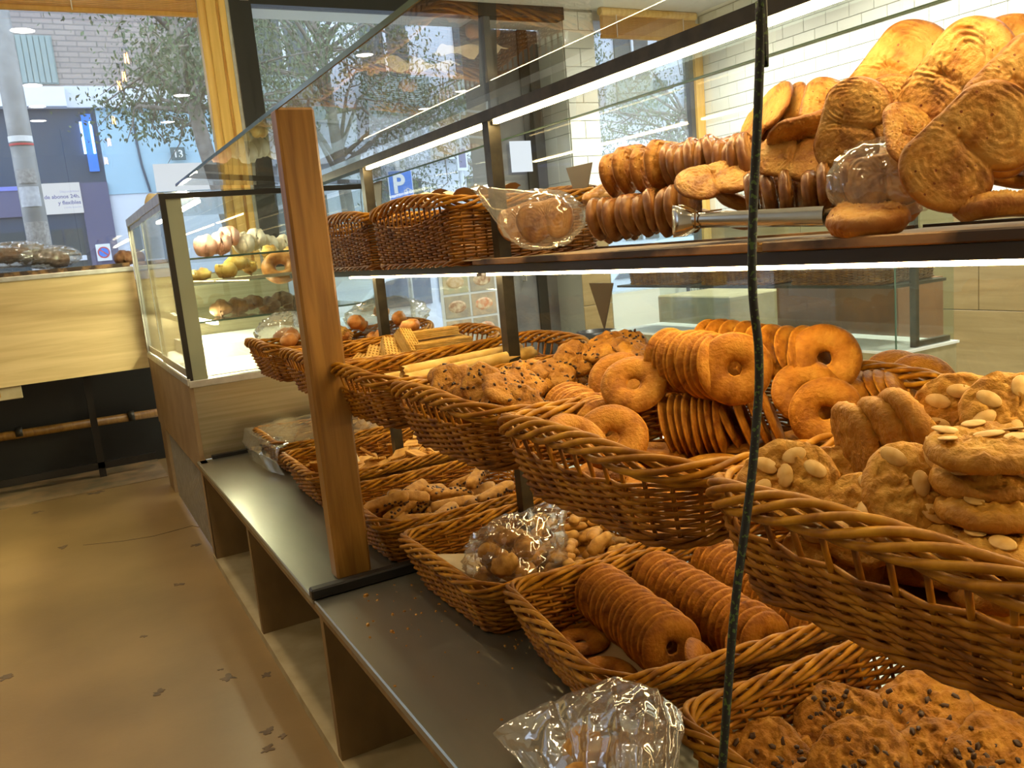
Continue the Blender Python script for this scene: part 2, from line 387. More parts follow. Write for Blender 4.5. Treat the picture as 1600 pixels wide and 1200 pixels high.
for k, (px, py) in enumerate([(30, 676), (205, 650)]):
    p = at(px, py, Y=6.05)-t.location; mb = MB(); mb.tube([p-Vector((.02, 0, 0)), p+Vector((.02, 0, 0))], .034, 10); mb.obj('pipe_clamp', 'darksteel', t, smooth=True)
for (x0, x1) in ((.10, .14), (-.62, -.57), (-1.7, -1.65)):
    bx('frame_post', (x0, 5.9, 0.0), (x1, 5.94, E-.56), 'trayrim', t)
bx('frame_rail', (-3.9, 5.9, .06), (.45, 5.93, .10), 'trayrim', t)
bx('frame_rail', (-3.9, 5.9, E-.60), (.45, 5.93, E-.56), 'trayrim', t)
pa = at(0, 612, Y=LY+.1); 
sw = empty('power_strip', (pa.x-.16, LY+.02, pa.z-.045), label='small cream socket plate under the oak counter panel', cat='socket')
box('plate', (0, 0, 0), (.27, .02, .075), 'cabpale', sw, bevel=.004); box('switch', (.11, -.008, .02), (.165, 0, .055), 'postwood', sw, bevel=.003)

# ------------------------------------------------------------------ counter carcass and steel worktop
WX0, WX1, WY1 = .437, 1.32, 3.74
t = empty('counter_cabinet', (.44, 1.8, 0), label='open wooden counter base with cubbies under the steel worktop', cat='counter')
ys = [-.6, .30, 1.10, 1.905, 2.77, 3.66]
bx('bottom_shelf', (.444, -.6, 0), (1.25, WY1, .03), 'cabpale', t)
bx('back_panel', (1.25, -.6, 0), (1.28, WY1, E-.822), 'cabwood', t)
for y in ys: bx('divider', (.447, y, .03), (1.25, y+.03, E-.822), 'cabwood', t)
bx('front_rail', (.442, -.6, E-.84), (.462, WY1, E-.82), 'cabwood', t)
t = empty('worktop', (.44, 1.93, E-.82), label='far length of grey stainless steel worktop beyond the wooden post', cat='worktop')
bx('steel_sheet', (WX0, 1.945, E-.82), (WX1, WY1-.005, E-.80), 'steel', t, bevel=.003)
t = empty('worktop', (.44, .6, E-.82), label='near length of grey stainless steel worktop with crumbs', cat='worktop')
bx('steel_sheet', (WX0, -.6, E-.82), (WX1, 1.925, E-.80), 'steel', t, bevel=.003)
mb = MB(); mb.box((.432, 1.915, E-.80), (1.0, 1.945, E-.772)); tag(mb.obj('divider_bar', 'blackplastic', bevel=.004), 'black bar across the steel worktop at the foot of the post', 'bar')
# crumbs scattered on the steel
mb = MB()
for k in range(150):
    r = random.random()
    if r < .45: x, y = random.gauss(.76, .05), random.gauss(1.43, .16)
    elif r < .8: x, y = random.gauss(.62, .09), random.gauss(1.72, .12)
    else: x, y = random.uniform(.47, .85), random.uniform(1.0, 1.88)
    if not (WX0+.01 < x < 1.2 and y < 1.9): continue
    s_ = random.uniform(.0008, .0028)*(2 if random.random() < .08 else 1)
    mb.lathe([(s_, 0), (s_*.8, s_), (0, s_*1.2)], 5, Matrix.Translation((x, y, E-.80)) @ Matrix.Rotation(k, 4, 'Z') @ Matrix.Diagonal((1.5, 1, 1, 1)))
crumb_mb = mb

# ------------------------------------------------------------------ wooden post
mb = MB(); mb.box((.52, 2.0, E-.80), (.611, 2.055, E+.353))
t = tag(mb.obj('wooden_post', 'postwood', bevel=.006), 'orange brown square wooden post holding up the glass counter top', 'post')

# ------------------------------------------------------------------ steel display frame: posts, beam, shelves, glass
FX = 1.0
t = empty('display_frame', (FX, 1.86, E-.80), label='dark steel frame carrying the glass top and the basket shelves', cat='frame')
for y in (1.845, 2.765): bx('post', (FX-.016, y, E-.80), (FX+.016, y+.032, E+.29), 'darksteel', t)
bx('top_beam', (FX-.02, -.8, E+.29), (FX+.02, 3.72, E+.316), 'darksteel', t)
bx('shelf_rail', (.928, -.8, E-.068), (.958, 3.70, E-.049), 'trayrim', t)
bx('upper_shelf', (1.03, -.8, E-.066), (1.30, 3.70, E-.049), 'trayrim', t)
for y in (1.845, 2.765, .55): bx('bracket', (.958, y+.006, E-.066), (1.03, y+.026, E-.05), 'darksteel', t)
bx('middle_rail', (.80, -.8, E-.412), (.825, 3.60, E-.395), 'trayrim', t)
bx('middle_shelf', (1.03, -.8, E-.410), (1.30, 3.60, E-.395), 'trayrim', t)
for y in (1.845, 2.765, .55): bx('bracket', (.825, y+.006, E-.41), (1.03, y+.026, E-.397), 'darksteel', t)
def led(name, a, b, m, lab):
    o = box(name, a, b, m); tag(o, lab, 'lamp'); return o
def ledstrip(x0, x1, y0, y1, z, m, lab):
    t = empty('led_strip', ((x0+x1)/2, (y0+y1)/2, z), label=lab, cat='lamp')
    bx('diffuser', (x0, y0, z-.007), (x1, y1, z-.001), m, t)
    bx('end_cap', (x0, y0-.008, z-.008), (x1, y0, z-.001), 'white', t); bx('end_cap', (x0, y1, z-.008), (x1, y1+.008, z-.001), 'white', t)
ledstrip(FX-.007, FX+.007, -.7, 1.835, E+.29, 'led', 'long glowing LED strip under the near length of top beam')
ledstrip(FX-.007, FX+.007, 1.89, 2.755, E+.29, 'led', 'shorter glowing LED strip under beam between the two posts')
ledstrip(.936, .946, -.7, 1.835, E-.068, 'led_shelf', 'thin glowing LED strip under the near pastry tray shelf')
ledstrip(.936, .946, 1.89, 2.9, E-.068, 'led_shelf', 'thin glowing LED strip under the far wicker baskets shelf')
ledstrip(1.04, 1.055, -.6, 1.835, E-.411, 'led_low', 'hidden LED strip under the near length of middle shelf')
ledstrip(1.04, 1.055, 1.89, 3.4, E-.411, 'led_low', 'hidden LED strip under the far length of middle shelf')
# sneeze guard: slightly sloped top pane and upright customer pane
t = empty('counter_cover', (.525, 1.5, E+.353), label='clear glass top pane resting on the wooden post and beam', cat='glass')
mb = MB(); mb.add([(0, -2.3, 0), (.8, -2.3, -.034), (.8, 2.24, -.034), (0, 2.24, 0)], [(0, 1, 2, 3)]); g = mb.obj('pane', 'glass_top', t)
mb = MB(); mb.box((-.003, -2.3, -.005), (.001, 2.24, .005)); mb.obj('polished_edge', 'glassedge', t)
t = empty('sneeze_screen', (1.325, 1.5, E-.80), label='upright clear glass pane on the customer side of counter', cat='glass')
mb = MB(); mb.add([(0, -2.3, 0), (0, 2.24, 0), (0, 2.24, 1.117), (0, -2.3, 1.117)], [(0, 1, 2, 3)]); mb.obj('pane', 'glass', t)
mb = MB(); mb.box((-.002, -2.3, 1.116), (.003, 2.24, 1.121)); mb.obj('polished_edge', 'glassedge', t)
base('sticker', (.09, .065, .035), .5)
for k, (cx, y, z, wd, hh) in enumerate([(1.321, 1.905, E-.132, .115, .13), (1.321, 1.97, E+.19, .13, .14), (1.321, 3.55, E+.31, .13, .17)]):
    mb = MB(); mb.add([(0, -wd/2, 0), (0, wd/2, 0), (0, .0, -hh), (-.002, -wd/2, 0), (-.002, wd/2, 0), (-.002, 0, -hh)], [(0, 1, 2), (5, 4, 3), (0, 3, 4, 1), (1, 4, 5, 2), (2, 5, 3, 0)])
    o = mb.obj('triangle_pennant', 'sticker'); o.location = (cx, y, z)
    tag(o, ['brown downward triangle sticker on front glass under the tray shelf', 'brown triangle sticker on front glass behind the palmiers', 'brown triangle sticker on front glass beside the blue parking sign'][k], 'sticker')

# ------------------------------------------------------------------ far pastry case (stands on the end of the counter)
CY0, CY1 = 3.745, 5.36
t = empty('pastry_case', (.46, CY0, E-1.25), label='tall glazed pastry case with steel base at end of counter', cat='display case')
bx('steel_panel', (.462, CY0, E-.80), (1.32, CY0+.02, E-.475), 'brushed', t)
bx('side_panel', (.452, CY0-.005, E-.86), (.47, CY1, E-.475), 'casewood', t)
bx('corner_board', (.447, CY0-.08, 0), (.475, CY0, E-.80), 'casewood', t)
bx('leg', (.455, 5.1, 0), (.50, 5.33, E-.86), 'casewood', t)
g = bx('grille', (.462, 3.76, .02), (.468, 4.95, E-.86), 'darksteel', t)
mb = MB()
for k in range(34): mb.box((.455, 3.78+k*.034, .03), (.459, 3.79+k*.034, E-.87))
for k in range(9): mb.box((.458, 3.77, .04+k*.037), (.461, 4.94, .047+k*.037))
o = mb.obj('grille_bars', 'alu', g); o['kind'] = 'stuff'; o.matrix_basis = Matrix.Translation(-t.location)
bx('deck', (.47, CY0+.02, E-.475), (1.32, CY1, E-.455), 'white', t)
bx('sill', (.455, CY0-.012, E-.485), (1.32, CY0+.01, E-.455), 'alu', t, bevel=.002)
bx('sill_side', (.448, CY0-.01, E-.475), (.462, CY1, E-.445), 'alu', t, bevel=.002)
bx('corner_post', (.452, CY0-.005, E-.455), (.475, CY0+.012, E+.322), 'blackframe', t)
bx('corner_post', (.475, CY0-.002, E-.455), (.535, CY0+.02, E+.322), 'olive', t)
bx('corner_post', (.452, CY1-.03, E-.455), (.475, CY1, E+.30), 'alu', t)
bx('top_rail', (.452, CY0-.006, E+.300), (1.32, CY0+.012, E+.322), 'blackframe', t)
bx('top_rail', (.450, CY0, E+.285), (.475, CY1, E+.325), 'alu', t)
bx('back_wall', (.475, CY1-.02, E-.455), (1.32, CY1, E-.02), 'brushed', t)
for k, (ya, yb) in enumerate([(CY0+.02, 4.62), (4.50, CY1-.02)]):
    x = .456+.008*k
    dd = bx('sliding_door', (x, ya, E-.44), (x+.003, yb, E+.285), 'glass', t)
    mb = MB()
    for (p, q) in (((x-.001, ya, E-.44), (x+.004, ya+.02, E+.285)), ((x-.001, yb-.02, E-.44), (x+.004, yb, E+.285)), ((x-.001, ya, E-.44), (x+.004, yb, E-.405)), ((x-.001, ya, E+.26), (x+.004, yb, E+.285))): mb.box(p, q)
    fo = mb.obj('door_frame', 'alu', dd); fo.matrix_basis = Matrix.Translation(-t.location)
bx('front_pane', (.535, CY0+.003, E-.455), (1.32, CY0+.007, E+.30), 'glass', t)
bx('customer_pane', (1.316, CY0, E-.455), (1.32, CY1, E+.30), 'glass', t)
bx('top_pane', (.46, CY0, E+.325), (1.32, CY1, E+.329), 'glass', t)
for z in (.055, -.215): bx('glass_shelf', (.49, CY0+.05, E+z-.006), (1.30, CY1-.03, E+z), 'glass', t); bx('shelf_edge', (.49, CY0+.046, E+z-.007), (1.30, CY0+.05, E+z+.001), 'glassedge', t)
bx('lamp_tube', (.60, CY0+.06, E+.285), (.62, CY1-.1, E+.297), 'led_case', t)
bx('lamp_tube', (.60, CY0+.06, E-.235), (.62, CY1-.1, E-.223), 'led_case', t)
bx('worktop_lip', (.50, CY0-.03, E-.80), (1.30, CY0-.005, E-.785), 'blackplastic', t)

# ------------------------------------------------------------------ second glass display across the shop floor
t = empty('glass_display', (3.5, 2.62, -.05), label='low glass display case on pale plinth across the shop floor', cat='display case')
ZB = E-.70
bx('plinth', (3.5, 2.62, -.05), (3.95, 4.95, ZB), 'cabpale', t); bx('plinth_top', (3.49, 2.61, ZB), (3.96, 4.96, ZB+.012), 'white', t)
bx('glass_side', (3.50, 2.63, ZB+.012), (3.505, 4.94, E+.02), 'glass', t)
bx('glass_end', (3.505, 2.63, ZB+.012), (3.945, 2.635, E+.02), 'glass', t)
bx('glass_back', (3.94, 2.63, ZB+.012), (3.945, 4.94, E+.02), 'glass', t)
bx('glass_lid', (3.50, 2.63, E+.02), (3.945, 4.94, E+.025), 'glass', t)
bx('edge_strip', (3.496, 2.625, ZB+.01), (3.502, 2.631, E+.02), 'glassedge', t)
bx('post', (3.66, 2.64, ZB+.012), (3.69, 2.67, E+.02), 'darksteel', t); bx('rail', (3.66, 2.64, ZB+.012), (3.93, 2.67, ZB+.04), 'darksteel', t)
bx('shelf', (3.53, 2.66, E-.385), (3.93, 4.9, E-.370), 'darksteel', t)
noisy('terracotta', (.24, .085, .03), (.34, .13, .05), scale=4, rough=.6)
bb = box('reddish_box', (4.15, 3.1, -.05), (4.55, 4.0, E-.42), 'terracotta'); tag(bb, 'large reddish brown cabinet behind the low glass display', 'cabinet')
tt = MB(); tt.box((4.2, 4.5, -.05), (4.75, 5.3, E-.52)); tag(tt.obj('pale_box', 'cabpale', bevel=.01), 'pale box cabinet on shop floor behind the glass display', 'cabinet')
# wire racks seen through the glass
def rack(x0, y0, x1, y1, z0, z1, lab):
    L = Vector(((x0+x1)/2, (y0+y1)/2, z0)); t = empty('wire_rack', L, label=lab, cat='rack')
    mb = MB()
    for k in range(22):
        y = y0+(y1-y0)*k/21; mb.tube([Vector((x0, y, z0))-L, Vector((x0, y, z1))-L], .0025, 4)
    for k in range(10):
        z = z0+(z1-z0)*k/9; mb.tube([Vector((x0, y0, z))-L, Vector((x0, y1, z))-L], .0025, 4)
    tag(mb.obj('mesh_grid', 'blackplastic', t), kind='stuff')
    mb = MB()
    for y in (y0, y1):
        for x in (x0, x1): mb.box(Vector((x-.012, y-.012, -.05))-L, Vector((x+.012, y+.012, z1))-L)
    mb.obj('frame', 'blackplastic', t)
    mb = MB()
    for zz in (z0, (z0+z1)/2): mb.box(Vector((x0, y0, zz-.01))-L, Vector((x1, y1, zz))-L)
    mb.obj('rack_shelf', 'blackplastic', t)
rack(5.2, 5.2, 5.6, 6.1, E-.9, E-.30, 'black wire mesh rack far behind the glass display by the window')
rack(5.2, 4.35, 5.6, 5.1, E-.72, E-.54, 'black wire grid rack above the reddish cabinet')
# black bin
t = empty('waste_bin', (3.63, 5.35, -.05), label='black round bin standing by the tiled pillar', cat='bin')
mb = MB(); mb.lathe([(.12, 0), (.145, E-.80+.05)], 24); mb.obj('body', 'blackplastic', t, smooth=True)
mb = MB(); mb.lathe([(.146, E-.80+.04), (.155, E-.80+.045), (.155, E-.73+.05), (.13, E-.73+.05), (.13, E-.80+.05)], 24); mb.obj('rim', 'blackplastic', t, smooth=True)
# ------------------------------------------------------------------ the street outside
noisy('asphalt', (.16, .16, .17), (.24, .24, .25), scale=3, rough=.8)
noisy('pavement', (.36, .36, .37), (.46, .46, .47), scale=3, rough=.8)
S(box('ground', (-14, 6.75, -.45), (32, 34, -.35), 'asphalt'))
S(box('pavement_far', (-14, 13.2, -.36), (32, 15.95, -.22), 'pavement'))
def bricks(name, c1, c2, mortar, sx, sy):
    m = base(name, c1, .85); nt = m.node_tree; b = nt.nodes['Principled BSDF']
    tc = nd(nt, 'ShaderNodeTexCoord'); sp = nd(nt, 'ShaderNodeSeparateXYZ'); cb = nd(nt, 'ShaderNodeCombineXYZ')
    nt.links.new(tc.outputs['Object'], sp.inputs[0]); nt.links.new(sp.outputs[0], cb.inputs[0]); nt.links.new(sp.outputs[2], cb.inputs[1])
    br = nd(nt, 'ShaderNodeTexBrick'); br.inputs['Scale'].default_value = 1; br.inputs['Brick Width'].default_value = sx; br.inputs['Row Height'].default_value = sy
    br.inputs['Mortar Size'].default_value = .012; br.inputs['Color1'].default_value = (*c1, 1); br.inputs['Color2'].default_value = (*c2, 1); br.inputs['Mortar'].default_value = (*mortar, 1)
    nt.links.new(cb.outputs[0], br.inputs['Vector']); nt.links.new(br.outputs['Color'], b.inputs['Base Color'])
    bp = nd(nt, 'ShaderNodeBump', Strength=.4, Distance=.01); bp.invert = True
    nt.links.new(br.outputs['Fac'], bp.inputs['Height']); nt.links.new(bp.outputs[0], b.inputs['Normal'])
bricks('brickwall', (.36, .31, .28), (.30, .26, .24), (.22, .20, .19), .30, .085)
base('teal', (.36, .55, .66), .6); base('navy', (.028, .055, .10), .35); base('purple', (.095, .095, .18), .4)
base('facadegrey', (.66, .70, .76), .7); base('facadewhite', (.78, .82, .88), .6); base('shutter', (.25, .32, .31), .6)
base('darkglass', (.05, .07, .08), .1); base('bluesign', (.03, .20, .72), .4); base('redsign', (.55, .06, .06), .5)
emit('neonblue', (.30, .50, 1), 9); emit('neonglow', (.25, .32, .95), 1.3); emit('postlit', (.80, .86, 1), 1.6)
def BX(t, name, a, b, m, par=None, **k):
    L = t.location; o = box(name, Vector(a)-L, Vector(b)-L, m, par or t, **k); 
    return o
Y0 = 16.0
def zz(r): return E+Y0*r           # height on the far facade from the view slope
def xx(r): return Y0*r
t = empty('building', (0, Y0, -.22), label='brick building with dark shopfront across the street on the left', cat='building')
BX(t, 'brick_wall', (-9, Y0, zz(.195)), (xx(.19), Y0+5, zz(.75)), 'brickwall')
BX(t, 'white_band', (-9, Y0-.25, zz(.176)), (xx(.046), Y0+.1, zz(.195)), 'facadewhite')
BX(t, 'band', (xx(.046), Y0-.12, zz(.176)), (xx(.19), Y0+.1, zz(.197)), 'facadegrey')
BX(t, 'shopfront', (-9, Y0, -.22), (xx(.072), Y0+.3, zz(.176)), 'navy')
BX(t, 'purple_pier', (xx(.045), Y0-.06, -.22), (xx(.072), Y0, zz(.101)), 'purple')
BX(t, 'teal_panel', (xx(.072), Y0, zz(.088)), (xx(.20), Y0+.3, zz(.176)), 'teal')
BX(t, 'lower_wall', (xx(.072), Y0+.02, -.22), (xx(.20), Y0+.3, zz(.088)), 'facadegrey')
BX(t, 'sign_band', (-9, Y0-.08, zz(.07)), (xx(.008), Y0, zz(.099)), 'purple')
BX(t, 'sign_glow', (-9, Y0-.1, zz(.096)), (xx(.008), Y0-.08, zz(.1)), 'neonglow')
w_ = BX(t, 'window', (xx(.005), Y0-.03, zz(.2)), (xx(.043), Y0, zz(.247)), 'shutter')
for k in range(7): 
    x = xx(.0055+.0053*k); BX(t, 'slat', (x, Y0-.05, zz(.201)), (x+.07, Y0-.03, zz(.246)), 'shutter', w_)
for (xa, xb) in ((-.045, -.012), (-.009, .006), (.012, .022), (.024, .041)):
    w_ = BX(t, 'window', (xx(xa), Y0-.02, zz(-.04)), (xx(xb), Y0, zz(.055)), 'darkglass')
    BX(t, 'glazing_bar', (xx(xa), Y0-.05, zz(.022)), (xx(xb), Y0-.02, zz(.027)), 'facadegrey', w_)
for x in (.055, .064): BX(t, 'neon_tube', (xx(x), Y0-.1, zz(.13)), (xx(x)+.035, Y0-.06, zz(.162)), 'neonblue')
BX(t, 'neon_backing', (xx(.0575), Y0-.06, zz(.112)), (xx(.067), Y0-.01, zz(.170)), 'bluesign')
BX(t, 'downpipe', (xx(.196), Y0-.1, -.2), (xx(.199), Y0, zz(.7)), 'facadewhite')
mb = MB(); mb.tube([Vector(at(x, y, Y=Y0-.02))-t.location for x, y in ((208, 190), (214, 225), (222, 260), (235, 300))], .02, 5); mb.obj('cable', 'navy', t)
t = empty('building', (8, 19, -.22), label='pale grey street building seen through the middle of the shopfront', cat='building')
BX(t, 'wall', (xx(.20), 18.6, -.3), (28, 22, 12), 'facadegrey')
for k in range(7):
    x = 4.6+k*2.3
    for zc in (1.0, 4.6, 8.0):
        w_ = BX(t, 'window', (x, 18.55, zc), (x+1.1, 18.6, zc+1.9), 'darkglass'); BX(t, 'pane_bar', (x+.52, 18.5, zc), (x+.58, 18.55, zc+1.9), 'facadewhite', w_)
    BX(t, 'balcony_rail', (x-.2, 18.2, 4.2), (x+1.4, 18.25, 5.1), 'shutter')
BX(t, 'cornice', (xx(.20), 18.4, 3.3), (28, 18.6, 3.6), 'facadewhite')
# signs on the facade
def sign(name, x0, x1, z0, z1, m, lab, y=Y0-.1, cat='sign', d=.03):
    t = empty(name, ((x0+x1)/2, y, (z0+z1)/2), label=lab, cat=cat)
    BX(t, 'board', (x0, y, z0), (x1, y+d, z1), m, bevel=.004); return t
def stext(t, txt, size, m, dx, dz, align='CENTER', bold=0):
    return text_mesh('lettering', txt, size, m, t, Matrix.Translation((dx, -.004, dz)) @ Matrix.Rotation(pi/2, 4, 'X'), align, .002, bold)
base('houseno', (.09, .14, .15), .5); base('inkgrey', (.33, .33, .50), .5); base('inkdark', (.16, .16, .30), .5)
t = sign('house_number_sign', xx(.139), xx(.154), zz(.1205), zz(.134), 'houseno', 'small dark house number plate reading 13 on the blue wall'); stext(t, '13', .17, 'white', 0, -.06, bold=.004)
emit('glow_white', (.88, .93, 1.0), 1.05)  # emission put into plain white sheets and boards to brighten them
t = sign('advert_sign', xx(.009), xx(.0455), zz(.0705), zz(.1015), 'glow_white', 'glowing white notice board with two bold lines of grey lettering')
stext(t, 'de abonos 24h.', .085, 'inkdark', .27, .0, 'RIGHT', .002); stext(t, 'y flexibles', .085, 'inkdark', .27, -.10, 'RIGHT', .002)
stext(t, 'Disponibilidad', .05, 'inkgrey', .27, .09, 'RIGHT'); stext(t, 'y tarifas especiales', .035, 'inkgrey', .27, -.16, 'RIGHT')
t = sign('blank_poster', xx(.119), xx(.19), zz(.088), zz(.117), 'glow_white', 'blank bright white panel on the blue wall under number plate')
t = sign('no_parking_sign', xx(.0505), xx(.0645), zz(.0195), zz(.037), 'facadewhite', 'small white plate with a blue and red no parking disc')
M = Matrix.Rotation(pi/2, 4, 'X')
mb = MB(); mb.lathe([(.075, .004), (.075, .007)], 20, M); mb.obj('blue_disc', 'bluesign', t)
mb = MB(); mb.lathe([(.075, .0075), (.095, .0075), (.095, .009), (.075, .009), (.075, .0075)], 20, M, caps=False); mb.obj('red_ring', 'redsign', t)
mb = MB(); mb.box((-.08, -.010, -.01), (.08, -.0075, .01), Matrix.Rotation(radians(40), 4, 'Y')); mb.obj('red_bar', 'redsign', t)
# parking sign on its pole
PY = 9.3; px0, px1 = .388*PY, .418*PY; pz0, pz1 = E+.06*PY, E+.099*PY
t = empty('parking_sign', ((px0+px1)/2, PY, -.35), label='blue parking sign with white P and motorcycle on a street pole', cat='sign')
BX(t, 'plate', (px0, PY-.01, pz0), (px1, PY, pz1), 'bluesign', bevel=.003); BX(t, 'border', (px0-.012, PY, pz0-.012), (px1+.012, PY+.004, pz1+.012), 'facadewhite')
cx = t.location.x
mb = MB(); mb.tube([(0, .05, 0), (0, .05, 2.8)], .03, 10); mb.obj('pole', 'alu', t, smooth=True)
text_mesh('lettering', 'P', .30, 'white', t, Matrix.Translation((-.03, -.015, pz0+.12+.35)) @ M, 'CENTER', .001, .008)
mb = MB()
for dx in (-.025, .035): mb.lathe([(.015, .0), (.022, 0), (.022, .003), (.015, .003), (.015, 0)], 14, caps=False, M=Matrix.Translation((.075+dx, -.012, pz0+.13+.35)) @ M)
mb.tube([(.05, -.013, pz0+.48), (.07, -.013, pz0+.515), (.095, -.013, pz0+.51), (.11, -.013, pz0+.48)], .004, 4); mb.obj('motorcycle_symbol', 'white', t)
text_mesh('lettering', 'días 24h', .035, 'white', t, Matrix.Translation((.06, -.015, pz0+.03+.35)) @ M, 'CENTER', .001)
# second little notice box on the grey building
def poster2(pts, y, lab, name='wall_notice'):
    a = at(*pts[0], Y=y); b = at(*pts[1], Y=y); t = sign(name, min(a.x, b.x), max(a.x, b.x), min(a.z, b.z), max(a.z, b.z), 'facadewhite', lab, y=y, d=.06); return t, abs(b.x-a.x), abs(a.z-b.z)
t, W_, H_ = poster2(((712, 228), (732, 266)), 11.5, 'white framed purple notice seen beyond the blue parking sign')
BX(t, 'print', (t.location.x-W_*.32, 11.49, t.location.z-H_*.38), (t.location.x+W_*.32, 11.5, t.location.z+H_*.38), 'inkdark')
mb = MB(); mb.tube([(0, .08, -t.location.z-.3), (0, .08, .3)], .04, 8); mb.obj('pole', 'facadegrey', t)
# street lamp post covered in stickers
def post_pt(px, py): return at(px, py, Y=8.6)
t = empty('lamp_post', (post_pt(62, 380).x, 8.6, -.35), label='grey street lamp post with peeling stickers close to the window', cat='lamp post')
noisy('lampmetal', (.26, .26, .25), (.38, .38, .37), scale=6, rough=.5)
mb = MB(); mb.lathe([(.16, 0), (.16, .1), (.098, .14), (.096, 1.9), (.088, 4.0), (.08, 6)], 18); mb.obj('pole', 'lampmetal', t, smooth=True)
noisy('sticker1', (.55, .56, .60), (.72, .73, .76), scale=30, rough=.7); noisy('sticker2', (.30, .28, .26), (.50, .48, .45), scale=40, rough=.7)
for k, (z, h_, a0, a1, m) in enumerate([(1.62, .13, -2.6, -.7, 'sticker1'), (1.95, .2, -2.7, -.5, 'sticker2'), (2.28, .17, -2.6, -.8, 'sticker1'), (2.48, .12, -2.5, -.9, 'sticker2'), (2.80, .018, -2.9, -.4, 'redsign'), (2.83, .05, -2.9, -.4, 'white')]):
    mb = MB(); mb.grid(lambda u, v: Vector((.1*cos(a0+(a1-a0)*u), .1*sin(a0+(a1-a0)*u), z+h_*v)), 10, 2); mb.obj('sticker', m, t)
# parked cars, overexposed in the daylight
base('carpaint', (.85, .87, .92), .2); base('carglass', (.10, .13, .18), .05)
def car(name, x, y, L, H, lab, s=1):
    t = empty(name, (x, y, -.35), label=lab, cat='car')
    prof = [(-.5, .17), (-.49, .42), (-.44, .52), (-.28, .56), (-.16, .86), (.0, .95), (.22, .95), (.38, .62), (.49, .56), (.5, .2), (.42, .13), (-.42, .13)]
    P2 = [(a*L, b*H) for a, b in prof]
    mb = MB(); mb.prism(P2, -.85, .85, Matrix.Rotation(pi/2, 4, 'X')); mb.obj('body', 'carpaint', t, bevel=.05)
    for sy in (-.87, .87):
        mb = MB(); q = [(-.25*L, .58*H), (-.15*L, .82*H), (.0, .89*H), (.0, .58*H)]; mb.prism(q, sy-.012, sy+.012, Matrix.Rotation(pi/2, 4, 'X')); mb.obj('window', 'carglass', t)
        mb = MB(); q = [(.03*L, .58*H), (.03*L, .89*H), (.2*L, .89*H), (.32*L, .62*H)]; mb.prism(q, sy-.012, sy+.012, Matrix.Rotation(pi/2, 4, 'X')); mb.obj('window', 'carglass', t)
        for wx in (-.31, .32):
            mb = MB(); mb.lathe([(.30, -.1), (.31, -.05), (.31, .05), (.30, .1)], 20, Matrix.Translation((wx*L, sy*.92, .31)) @ Matrix.Rotation(pi/2, 4, 'X')); wh = mb.obj('wheel', 'blackplastic', t)
            mb = MB(); mb.lathe([(.18, .101), (.05, .115)], 14, Matrix.Translation((wx*L, sy*.92, .31)) @ Matrix.Rotation(-pi/2 if sy > 0 else pi/2, 4, 'X')); mb.obj('hub', 'alu', wh)
    return t
car('car', 4.6, 11.6, 4.2, 1.5, 'white car parked across the street behind the bread sign')
car('car', 8.9, 11.8, 4.2, 1.5, 'white car parked further right beyond the small window')
# a white van bonnet near the glass
# food photo poster on the shopfront glass
a = at(684, 431, Y=FW-.02); b = at(772, 500, Y=FW-.02)
t = empty('food_poster', ((a.x+b.x)/2, FW-.03, E-.5), label='hanging grid poster of food photographs in the shopfront glass', cat='poster')
x0, x1 = a.x, a.x+.52; zt = E-.18; zb = E-1.0
base('posterpaper', (.55, .60, .68), .4)
BX(t, 'sheet', (x0, FW-.03, zb), (x1, FW-.024, zt), 'posterpaper')
for r_ in range(4):
    for c_ in range(2):
        xa = x0+.03+c_*.245; za = zt-.20*(r_+1)+.01
        cc = random.choice([((.34, .30, .26), (.50, .40, .30)), ((.42, .38, .30), (.30, .28, .26)), ((.50, .42, .30), (.36, .40, .30))])
        mn = 'photo_%d%d' % (r_, c_); noisy(mn, cc[0], cc[1], scale=14, rough=.3)
        ph_ = BX(t, 'photo', (xa, FW-.034, za), (xa+.225, FW-.03, za+.18), mn)
        mb = MB(); mb.lathe([(.001, .006), (.05, .005), (.065, 0)], 18, Matrix.Translation((xa+.11-t.location.x, -.004, za+.09-t.location.z)) @ M @ Matrix.Diagonal((1.25, .8, 1, 1)))
        nm = 'dish_%d%d' % (r_, c_); noisy(nm, random.choice([(.55, .22, .12), (.30, .16, .10), (.50, .36, .20)]), (.60, .50, .38), scale=30, rough=.4); mb.obj('dish', nm, ph_)
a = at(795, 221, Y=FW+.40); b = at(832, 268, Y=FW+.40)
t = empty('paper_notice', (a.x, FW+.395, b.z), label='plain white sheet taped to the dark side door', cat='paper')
BX(t, 'sheet', (a.x, FW+.39, b.z), (b.x, FW+.394, a.z), 'glow_white')  # paper made to glow, its brightness is added

